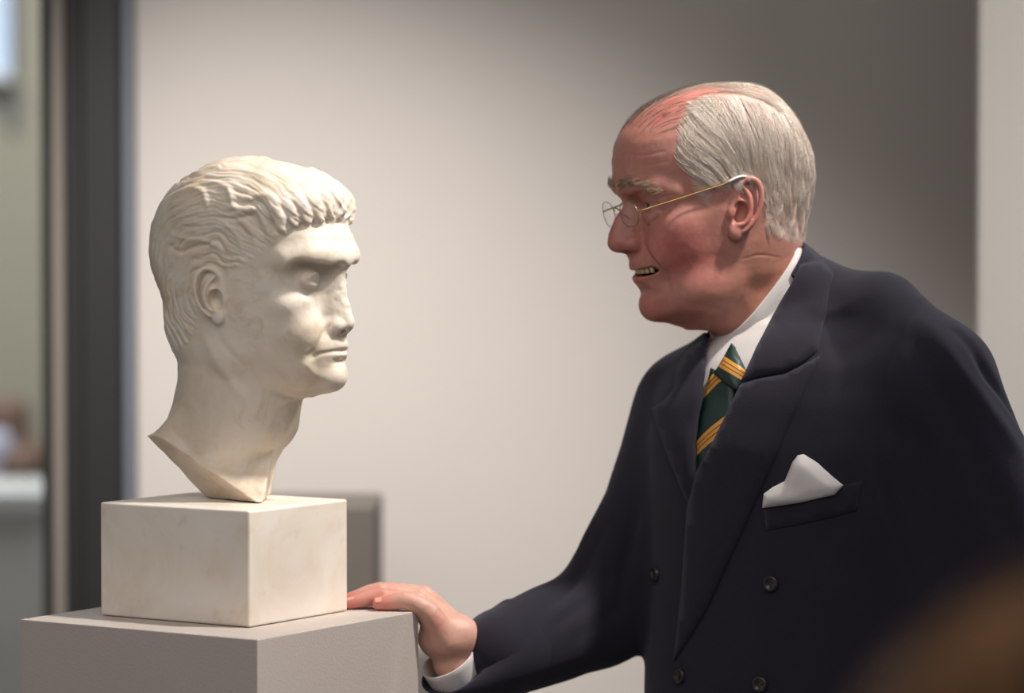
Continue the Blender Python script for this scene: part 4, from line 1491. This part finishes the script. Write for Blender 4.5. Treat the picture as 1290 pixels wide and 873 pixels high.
drape('lapel', jB, LAPEL_L, 3.6, M['suit'], jk, 8, roll)
drape('jacket_collar', jB, COLLAR_L, 4.6, M['suit'], jk, 8, roll)
drape('lapel', jB, LAPEL_R, 3.6, M['suit'], jk, 8, roll)
WELT = az([(145.7, 49.4, 1225.6), (136.4, 88.5, 1233.1), (120.4, 123.2, 1243.3), (102.5, 147.1, 1251), (106.9, 143.3, 1219.3), (123.3, 120.3, 1211.5), (137.4, 89.4, 1203), (146.1, 55.1, 1195.6)])
drape('breast_pocket', jB, WELT, 1.1, M['suit'], jk, 8)
# pocket square
SQ = az([(145.5, 50.4, 1219), (144.9, 52, 1234.2), (142, 62, 1242), (139.6, 75.2, 1248.6), (137.5, 80, 1261), (136.4, 83.2, 1269), (134, 88, 1276), (132.4, 93.7, 1277.5), (127.4, 107.7, 1268.8), (121, 119, 1257), (114.4, 131, 1245.9), (120, 124, 1236), (136, 90, 1226)])


def puff(vs, d):
    a, z = vs[:, 0], vs[:, 1]
    r = np.sin((a * 0.55 + z * 0.84) / 7.5) * 1.8 + np.sin((a * 0.95 - z * 0.3) / 11) * 2.2
    return 7.0 * np.clip(d / 9, 0, 1) ** 0.6 + r * np.clip(d / 5, 0, 1)


drape('pocket_square', jB, SQ, 3.6, M['cotton'], man, 3.0, puff)
# buttons
M['button'] = plain('dark_horn_button', lin(46, 42, 44), 0.28)


def button(c, parent):
    h, nn = cast(jB, c)
    z = Vector(nn)
    x = z.orthogonal().normalized()
    y = z.cross(x)
    prof = [(0.0, 3.2), (4.8, 3.2), (5.6, 4.4), (7.6, 4.6), (8.6, 3.6), (8.8, 1.0)]
    V, F = [], []
    for r, q in prof:
        for k in range(20):
            a = k * math.pi / 10
            V.append(h + np.array(z) * q + np.array(x) * r * math.cos(a) + np.array(y) * r * math.sin(a))
    for i in range(len(prof) - 1):
        for k in range(20):
            F.append((i * 20 + k, (i + 1) * 20 + k, (i + 1) * 20 + (k + 1) % 20, i * 20 + (k + 1) % 20))
    o = mesh_obj('button', to_tor(V), F, M['button'], parent)
    for s1, s2 in ((1, 1), (1, -1), (-1, 1), (-1, -1)):
        hv = [h + np.array(z) * 3.5 + np.array(x) * (1.7 * s1 + 0.7 * math.cos(k * math.pi / 4)) + np.array(y) * (1.7 * s2 + 0.7 * math.sin(k * math.pi / 4)) for k in range(8)]
        mesh_obj('thread_hole', to_tor(hv), [tuple(range(8))], M['suit'], o, False)
    return o


for b in ((145.9, 61.5, 1139.5), (129.8, -109.3, 1136.1), (149.6, -59.3, 1030.6), (151.1, 51.1, 1031.8)):
    button(az([b])[0], jk)

# tie
n = NT('striped_silk_tie')
at = n.n('ShaderNodeAttribute', attribute_name='stripe')
fr = n.n('ShaderNodeMath', operation='FRACT')
n.l(at.outputs['Fac'], fr.inputs[0])
G, Y1, B1 = lin(16, 48, 44), lin(214, 150, 62), lin(92, 44, 20)
rp = n.n('ShaderNodeValToRGB')
rp.color_ramp.interpolation = 'CONSTANT'
e = rp.color_ramp.elements
stops = [(0.0, G), (0.30, Y1), (0.385, B1), (0.41, Y1), (0.475, B1), (0.50, Y1), (0.585, G)]
while len(e) < len(stops): e.new(0.9)
for k, (p, c) in enumerate(stops):
    e[k].position = p
    e[k].color = (*c, 1)
n.l(fr.outputs[0], rp.inputs[0])
w = n.noise(1500, 2, 0.5, n.coords())
n.set(Base_Color=n.mix(rp.outputs[0], (0.02, 0.03, 0.03), n.ramp(w.outputs[0], [(0.4, (0, 0, 0)), (0.9, (0.3, 0.3, 0.3))])), Roughness=0.45)
n.bump(w.outputs[0], 0.3, 0.0005)
M['tie'] = n.m
tie = empty('tie', (0, 0, 0))
tie.parent = man
TIE = az([(119, -36, 1362), (128.6, 3, 1350), (135.7, 5, 1322.3), (142.5, 2, 1294.4), (146.7, -13, 1262.3), (146.3, -30, 1228), (146, -44, 1236), (143.2, -40, 1282.3), (132.5, -37, 1324.7)])
KNOT = az([(100.2, -44.5, 1386), (108, -34, 1385), (120.3, 5.5, 1361), (128.6, 3.5, 1339), (124, -22, 1345), (118, -50, 1355)]) + np.array([[17, 0], [14, 0], [3, 0], [3, 0], [8, 0], [14, 0]])
drape('blade', sB, TIE, 6.0, M['tie'], tie, 5, lambda vs, d: 3.0 * np.clip(d / 12, 0, 1), attr=lambda vs: {'stripe': (vs[:, 1] * 0.72 - vs[:, 0] * 0.70) / 38.0 + 0.0})
drape('knot', sB, KNOT, 9.0, M['tie'], tie, 4, lambda vs, d: 7.0 * np.clip(d / 12, 0, 1) ** 0.7, attr=lambda vs: {'stripe': (vs[:, 1] * 0.86 + vs[:, 0] * 0.50) / 40.0 + 0.22}, skirt=14)

# shirt collar and jacket collar stand round the neck, in head space
hB = BVHTree.FromPolygons(mV.tolist(), mF.tolist())
e1, e2, e3 = np.array([0.734, 0, -0.676]), np.array([0, 1.0, 0]), np.array([0.676, 0, 0.734])
cc = np.array([-47, 0, 21.0])


def neck_ring(TH, dn):
    row = []
    for t in TH:
        d = e1 * math.cos(t) + e2 * math.sin(t)
        c = cc + e3 * dn
        h, _, _, _ = hB.ray_cast(Vector(c), Vector(d))
        r = np.linalg.norm(np.array(h) - c) if h is not None else 70
        back = max(0.0, -math.cos(t))
        row.append(min(r, 90 - 16 * back))
    return gsmooth(np.array(row), 4)


def collar_band(name, t0, t1, prof, mat, parent, tipdeg=0.0, tiplen=0.0):
    TH = np.radians(np.linspace(t0, t1, 120))
    dg = np.degrees(TH)
    top = neck_ring(TH, 0)
    fr_ = np.clip(1 - np.minimum(dg, 360 - dg) / 42, 0, 1)
    sgn = np.where(TH < np.pi, 1, -1)
    rings = []
    for dn, out in prof:
        r = np.maximum(neck_ring(TH, dn), top - 3) if dn < -1 else top
        s_ = sgn * np.radians(tipdeg) * fr_ * np.clip(-dn / 40, 0, 1)
        rings.append(np.array([cc + (e1 * math.cos(t + q) + e2 * math.sin(t + q)) * (rr + out) + e3 * dn * (1 + tiplen * f if dn < -1 else 1) for t, q, rr, f in zip(TH, s_, r, fr_)]))
    K = len(TH)
    RV = np.concatenate(rings)
    RF = [(i * K + j, i * K + j + 1, (i + 1) * K + j + 1, (i + 1) * K + j) for i in range(len(rings) - 1) for j in range(K - 1)]
    return mesh_obj(name, to_man(RV), RF, mat, parent)


collar_band('shirt_collar', 5, 355, ((-8, -1.0), (0, 2.2), (1.6, 4.0), (0, 5.6), (-12, 5.5), (-26, 5.5), (-40, 6.0), (-40, 3.0), (-20, 2.5)), M['cotton'], shirt, 7, 0.22)
collar_band('collar_stand', 118, 242, ((-14, 5.5), (-8, 6.5), (-5, 8.0), (-8, 9.5), (-22, 10.5), (-40, 13.0), (-54, 17.0)), M['suit'], jk)
# ------------------------------------------------------------------ the man: right hand on the pedestal
HL = np.array([-0.100, 3.370, 1.1007])


def build_hand(h=1.0):
    F = Field((-105, -42, -120), (84, 84, 44), h)
    fingers = [  # MCP, PIP, DIP, tip
        [(-4, -1, 8), (-41, -2, 14), (-62, -5, 10.5), (-77, -7, 6.6)],
        [(-2, 17, 10), (-45, 15, 18), (-70, 11, 11.5), (-86, 8, 6.8)],
        [(3, 34, 11), (-36, 31, 17), (-60, 27, 11), (-75, 25, 7.2)],
        [(11, 49, 5), (-18, 47, 11), (-37, 45, 8.5), (-50, 44, 6.6)]]
    rad = [[10.2, 8.8, 7.8, 6.6], [10.4, 9.0, 8.0, 6.8], [9.8, 8.6, 7.6, 6.4], [8.8, 7.4, 6.6, 5.8]]
    wr = [(34, -2, -34), (42, 10, -30), (44, 22, -32), (40, 32, -38)]
    for f, r, w in zip(fingers, rad, wr):
        F.tube([w, f[0]], [17.5, r[0] + 0.5], 7)
    for f, r in zip(fingers, rad):
        G = Field(F.lo, F.lo + F.h * (np.array(F.D.shape) - 1), h)
        G.D = G.D[:F.D.shape[0], :F.D.shape[1], :F.D.shape[2]]
        p = catmull(f, 10)
        rr = np.interp(np.linspace(0, 3, 10), [0, 1, 1.5, 2, 3], [r[0], r[1], r[1] * 0.93, r[2], r[3]])
        G.tube(p, rr, 0)
        G.ell(f[1], (r[1] * 1.05, r[1] * 1.05, r[1] * 1.02), 3)
        F.D = smin(F.D, G.D, 2.6)
    # wrist and heel of the hand
    F.tube([(42, 12, -34), (36, 8, -60), (45, 16, -82)], [20, 23, 20], 12)
    F.ell((48, 10, -30), (12, 20, 17), 10)
    F.ell((29, 0, -32), (32, 22, 26), 8)
    # thumb
    th = [(28, -10, -34), (9, -19, -2), (-14, -20, 11), (-32, -18.5, 9), (-45, -18, 7.4)]
    G = Field(F.lo, F.lo + F.h * (np.array(F.D.shape) - 1), h)
    G.D = G.D[:F.D.shape[0], :F.D.shape[1], :F.D.shape[2]]
    G.tube(catmull(th, 14), np.interp(np.linspace(0, 4, 14), [0, 1, 2, 3, 4], [17, 12, 9.6, 8.8, 6.9]), 0)
    F.D = smin(F.D, G.D, 5)
    F.ell((26, -10, -28), (17, 13, 20), 8)
    F.ell((0, 16, -2), (16, 24, 10), 10)
    V, Fc = F.mesh()
    V = relax(V, Fc, 2, 0.5)
    N = vnormals(V, Fc)
    st = lambda p, r, a: stroke(V, N, p, r, a)
    for p, r, a in (([(16, -24, 2), (22, -22, -10), (20, -22, -22)], 3, -2.0), ([(10, -26, -6), (18, -24, -12)], 2.4, -1.6), ([(12, -24, -16), (20, -23, -20)], 2.4, -1.4),
                    ([(24, -12, 4), (32, -12, -8), (36, -14, -22)], 5, -1.4)):
        st(p, r, a)
    for f in fingers[:3]:
        for dx in (-2.5, 0, 2.5):
            st([(f[1][0] + dx, f[1][1] - 6, f[1][2] + 7), (f[1][0] + dx, f[1][1], f[1][2] + 9), (f[1][0] + dx, f[1][1] + 6, f[1][2] + 7)], 1.4, -0.6)
        st([f[0], (np.array(f[0]) + (22, 4, -18)).tolist()], 3, 1.0)
    # the skin's own tints: red finger ends and knuckles, paler wrist
    col = np.tile(np.array(lin(206, 158, 142)), (len(V), 1))
    X, Y, Z = V.T

    def blob(c, r, rgb, s):
        w = s * np.exp(-(((X - c[0]) / r) ** 2 + ((Y - c[1]) / r) ** 2 + ((Z - c[2]) / r) ** 2))
        col[:] = col * (1 - w[:, None]) + np.array(lin(*rgb)) * w[:, None]
    for f in fingers:
        blob(f[3], 15, (198, 104, 98), 0.9)
        blob(f[1], 10, (212, 132, 120), 0.6)
    blob(th[-1], 17, (198, 104, 98), 0.9)
    blob((18, -22, -12), 10, (190, 92, 86), 0.5)
    nails = []
    for q, (f, wd) in enumerate(((th[2:], 7.6), (fingers[0][1:], 5.8), (fingers[1][1:], 6.0), (fingers[2][1:], 5.6), (fingers[3][1:], 4.8))):
        b, c = np.array(f[-2], float), np.array(f[-1], float)
        ax = (c - b) / np.linalg.norm(c - b)
        up = np.array([0, -0.30, 0.95]) if q else np.array([0.0, -0.45, 0.89])
        up = up - ax * (up @ ax)
        up /= np.linalg.norm(up)
        sd_ = np.cross(ax, up)
        rr = (6.9, 6.35, 6.55, 6.15, 5.5)[q]
        cN = c - ax * 1.5
        NV, NF = [], []
        for i in range(7):
            for j in range(7):
                u_, v_ = (i / 6 - 0.5) * 2, (j / 6 - 0.5) * 2
                if abs(u_) == 1 and abs(v_) == 1: v_ *= 0.8
                ang = v_ * wd / rr * 0.72 * (1 - 0.18 * u_ * u_)
                NV.append(cN + ax * (u_ * 5.0) + (up * math.cos(ang) + sd_ * math.sin(ang)) * (rr + 0.15) - up * 0.12 * (u_ + 1) ** 2)
        NF = [(i * 7 + j, (i + 1) * 7 + j, (i + 1) * 7 + j + 1, i * 7 + j + 1) for i in range(6) for j in range(6)]
        nails.append((np.array(NV), NF))
    col *= (1 + 0.10 * vnoise(V, 7, 61, 3))[:, None]
    V += N * (0.15 * vnoise(V, 5, 62, 2))[:, None]
    V[:, 2] = np.where((X < -8), np.maximum(V[:, 2], 0.4), V[:, 2])
    return V, Fc, np.clip(col, 0, 1), nails


hV, hF, hcol, nails = build_hand(1.0)
# one body mesh: head and neck, torso under the clothes, forearm and hand
bV = [to_man(mV), hV * 0.001 + HL]
bF = [mF, hF + len(mV)]
bC = [mcol, hcol]
under = Field((-200, -300, 300), (330, 330, 1420), 9.0)
under.tube([(0, 0, 960), (0, 0, 1150), (0, 0, 1330)], [110, 105, 100], 30)
under.tube([(0, -10, 1300), (10, -25, 1380)], [60, 38], 30)
under.tube([RS, RE, RW], [42, 36, 26], 20)
under.tube([LS, LE, LH], [45, 40, 30], 20)
under.tube([(-10, 90, 960), (-20, 95, 560), (-40, 95, 320)], [75, 55, 45], 20, sym=True)
uV, uF = under.mesh()
bF.append(uF + len(mV) + len(hV))
bV.append(to_tor(uV))
bC.append(np.tile(np.array(lin(205, 150, 124)), (len(uV), 1)))
body = mesh_obj('body', np.concatenate(bV), np.concatenate(bF), M['skin'], man, True, np.concatenate(bC))
M['nail'] = plain('fingernail', lin(230, 164, 148), 0.22)
for NV, NF in nails:
    o = mesh_obj('fingernail', NV * 0.001 + HL, NF, M['nail'], body)
    o.modifiers.new('t', 'SOLIDIFY').thickness = 0.0006

# shirt cuff at the wrist
ca = np.array([-0.42, -0.42, 0.80])
ca /= np.linalg.norm(ca)
cx = np.cross(ca, (0, 1, 0))
cx /= np.linalg.norm(cx)
cyv = np.cross(ca, cx)
c0 = np.array([30, 2, -56.0])
CV, CF = [], []
prof = [(-34, 30), (-6, 31), (0, 31.4), (1.0, 30.4), (-2, 29.4), (-30, 29)]
for q, r in prof:
    for k in range(40):
        a = k * math.pi / 20
        wob = 1 + 0.03 * math.sin(2 * a + 0.6)
        CV.append(c0 + ca * q + (cx * math.cos(a) + cyv * math.sin(a) * 0.92) * r * wob)
for i in range(len(prof) - 1):
    for k in range(40):
        CF.append((i * 40 + k, i * 40 + (k + 1) % 40, (i + 1) * 40 + (k + 1) % 40, (i + 1) * 40 + k))
mesh_obj('shirt_cuff', np.array(CV) * 0.001 + HL, CF, M['cotton'], shirt)
# sleeve end over the cuff
SV, SF = [], []
wr0 = inv_tor(HL + (c0 - ca * 16) * 0.001)
el = RW * 0.7 + RE * 0.3
prof = [(0.0, 50, 0), (0.15, 53, 0), (0.35, 53, 0), (0.55, 51, 0), (0.75, 47, 0), (0.95, 41, 0), (1.0, 39.5, 0), (1.0, 36.5, 0), (0.8, 36, 0)]
ca_t = (rot_axes(TOR_YAW).T @ ca)
f0 = (RW - RE) / np.linalg.norm(RW - RE)
for t, r, _ in prof:
    p = (1 - t) ** 2 * el + 2 * t * (1 - t) * (RW + f0 * 30) + t * t * wr0
    tg = 2 * (1 - t) * (RW + f0 * 30 - el) + 2 * t * (wr0 - RW - f0 * 30)
    tg = tg / np.linalg.norm(tg)
    tg = tg * (1 - t) + ca_t * t
    tg /= np.linalg.norm(tg)
    xx = np.cross(tg, (0.3, 1, 0.1))
    xx /= np.linalg.norm(xx)
    yy = np.cross(tg, xx)
    for k in range(40):
        a = k * math.pi / 20
        SV.append(p + (xx * math.cos(a) + yy * math.sin(a)) * (r + 1.2 * math.sin(3 * a + 2 * t)))
for i in range(len(prof) - 1):
    for k in range(40):
        SF.append((i * 40 + k, i * 40 + (k + 1) % 40, (i + 1) * 40 + (k + 1) % 40, (i + 1) * 40 + k))
mesh_obj('sleeve_end', to_tor(SV), SF, M['suit'], jk)
# ------------------------------------------------------------------ lower clothing of the man, and the visitor in front
M['shoe'] = plain('black_leather', lin(22, 20, 20), 0.3)
tr_f = Field((-230, -240, 20), (230, 260, 900), 7.0)
for sg in (1, -1):
    tr_f.tube([(0, 95 * sg, 900), (-5, 100 * sg, 500), (-25, 100 * sg, 70)], [112, 86, 72], 20)
tv_, tf_ = tr_f.mesh()
mesh_obj('trousers', to_tor(relax(tv_, tf_, 2)), tf_, M['suit'], man)
for sg in (1, -1):
    sf = Field((-140, 40, -5), (240, 160, 130), 5.0)
    sf.tube([(-70, 100, 40), (40, 100, 38), (170, 102, 30)], [42, 44, 34], 10)
    sf.halfspace((0, 0, 2), (0, 0, -1), 3)
    sv_, sff = sf.mesh()
    sv_[:, 1] *= sg
    if sg < 0: sff = sff[:, ::-1]
    mesh_obj('shoe', to_tor(sv_), sff, M['shoe'], man)

# visitor with long brown hair, close to the camera and far out of focus
VL = np.array([0.212, 1.10, 1.264])
vis = empty('person', tuple(VL * (1, 1, 0)))
tag(vis, 'visitor with loose brown hair seen blurred from behind in the lower right corner', 'person')


def build_visitor():
    rng = np.random.RandomState(9)
    o = VL * (1, 1, 0)
    F = Field((-240, -160, -480), (240, 170, 130), 4.0)
    F.ell((0, 0, 0), (78, 98, 112), 0)
    F.ell((0, 30, -40), (62, 70, 80), 20)
    F.tube([(0, 5, -80), (0, -5, -170)], [52, 58], 25)
    F.tube([(-150, 0, -225), (-60, -5, -190), (60, -5, -190), (150, 0, -225)], [52, 60, 60, 52], 30)
    F.ell((0, 0, -340), (170, 105, 190), 40)
    F.ell((0, 96, -18), (11, 18, 18), 8)
    for sg in (1, -1):
        F.ell((sg * 78, 8, -20), (9, 16, 28), 5)
        F.ell((sg * 30, 90, 2), (14, 12, 9), 8, 's')
    V, Fc = F.mesh()
    V = relax(V, Fc, 2)
    W = lambda P: np.asarray(P) * 0.001 + VL - o
    head = V[:, 2] > -150
    fh = head[Fc].all(1)
    face = np.clip((V[:, 1] - 30) / 12, 0, 1) * np.clip((70 - V[:, 2]) / 10, 0, 1)
    bc = np.array(lin(46, 30, 20)) * (1 - face[:, None]) + np.array(lin(196, 150, 126)) * face[:, None]
    mesh_obj('body', W(V), Fc, M['skin'], vis, True, bc)
    coat = Fc[~fh]
    N = vnormals(V, Fc)
    mesh_obj('coat', W(V + N * 5), coat, plain('dark_brown_coat', lin(34, 28, 26), 0.85), vis)
    bvh = BVHTree.FromPolygons(V.tolist(), Fc.tolist())
    ok = np.where((V[:, 2] > -60) & ((V[:, 1] < 45) | (V[:, 2] > 62)))[0]
    roots = V[rng.choice(ok, 2400, replace=False)]

    def flow(c, t):
        x, y, z = c
        return (0.35 * x / 80, -0.35 if y < 20 else 0.1, -1.0)
    L = 200 + 130 * rng.rand(len(roots))
    C, cl = grow(bvh, roots, flow, L, 14, 4 + 40 * rng.rand(len(roots)) ** 2, 0.9, rng, 60)
    t = np.linspace(0, 1, 14)[None, :, None]
    C += np.sin(t * 9 + rng.rand(len(roots), 1, 1) * 6) * 4 * t * rng.randn(len(roots), 1, 3)
    k = np.clip(0.75 * cl ** 2 + 0.25 * rng.rand(len(roots)), 0, 1)[:, None]
    col = np.array(lin(40, 27, 18)) * (1 - k) + np.array(lin(206, 142, 72)) * k
    SV, SF = strands_mesh(C, 0.75)
    h = mesh_obj('hair', W(SV), SF, hair_mat('brown_hair', 0.4), vis, True, np.repeat(col, 14 * 3, 0))
    h['kind'] = 'stuff'
    # legs down to the floor
    G = Field((-190, -130, -1270), (190, 150, -400), 9.0)
    for sg in (1, -1):
        G.tube([(sg * 85, 0, -440), (sg * 85, 5, -760), (sg * 85, -5, -1217)], [92, 66, 52], 15)
        G.tube([(sg * 85, -30, -1228), (sg * 85, 110, -1236)], [36, 28], 8)
    G.halfspace((0, 0, -1263), (0, 0, -1), 2)
    gv, gf = G.mesh()
    mesh_obj('trousers', W(relax(gv, gf, 2)), gf, plain('black_trousers', lin(26, 25, 28), 0.85), vis)


build_visitor()
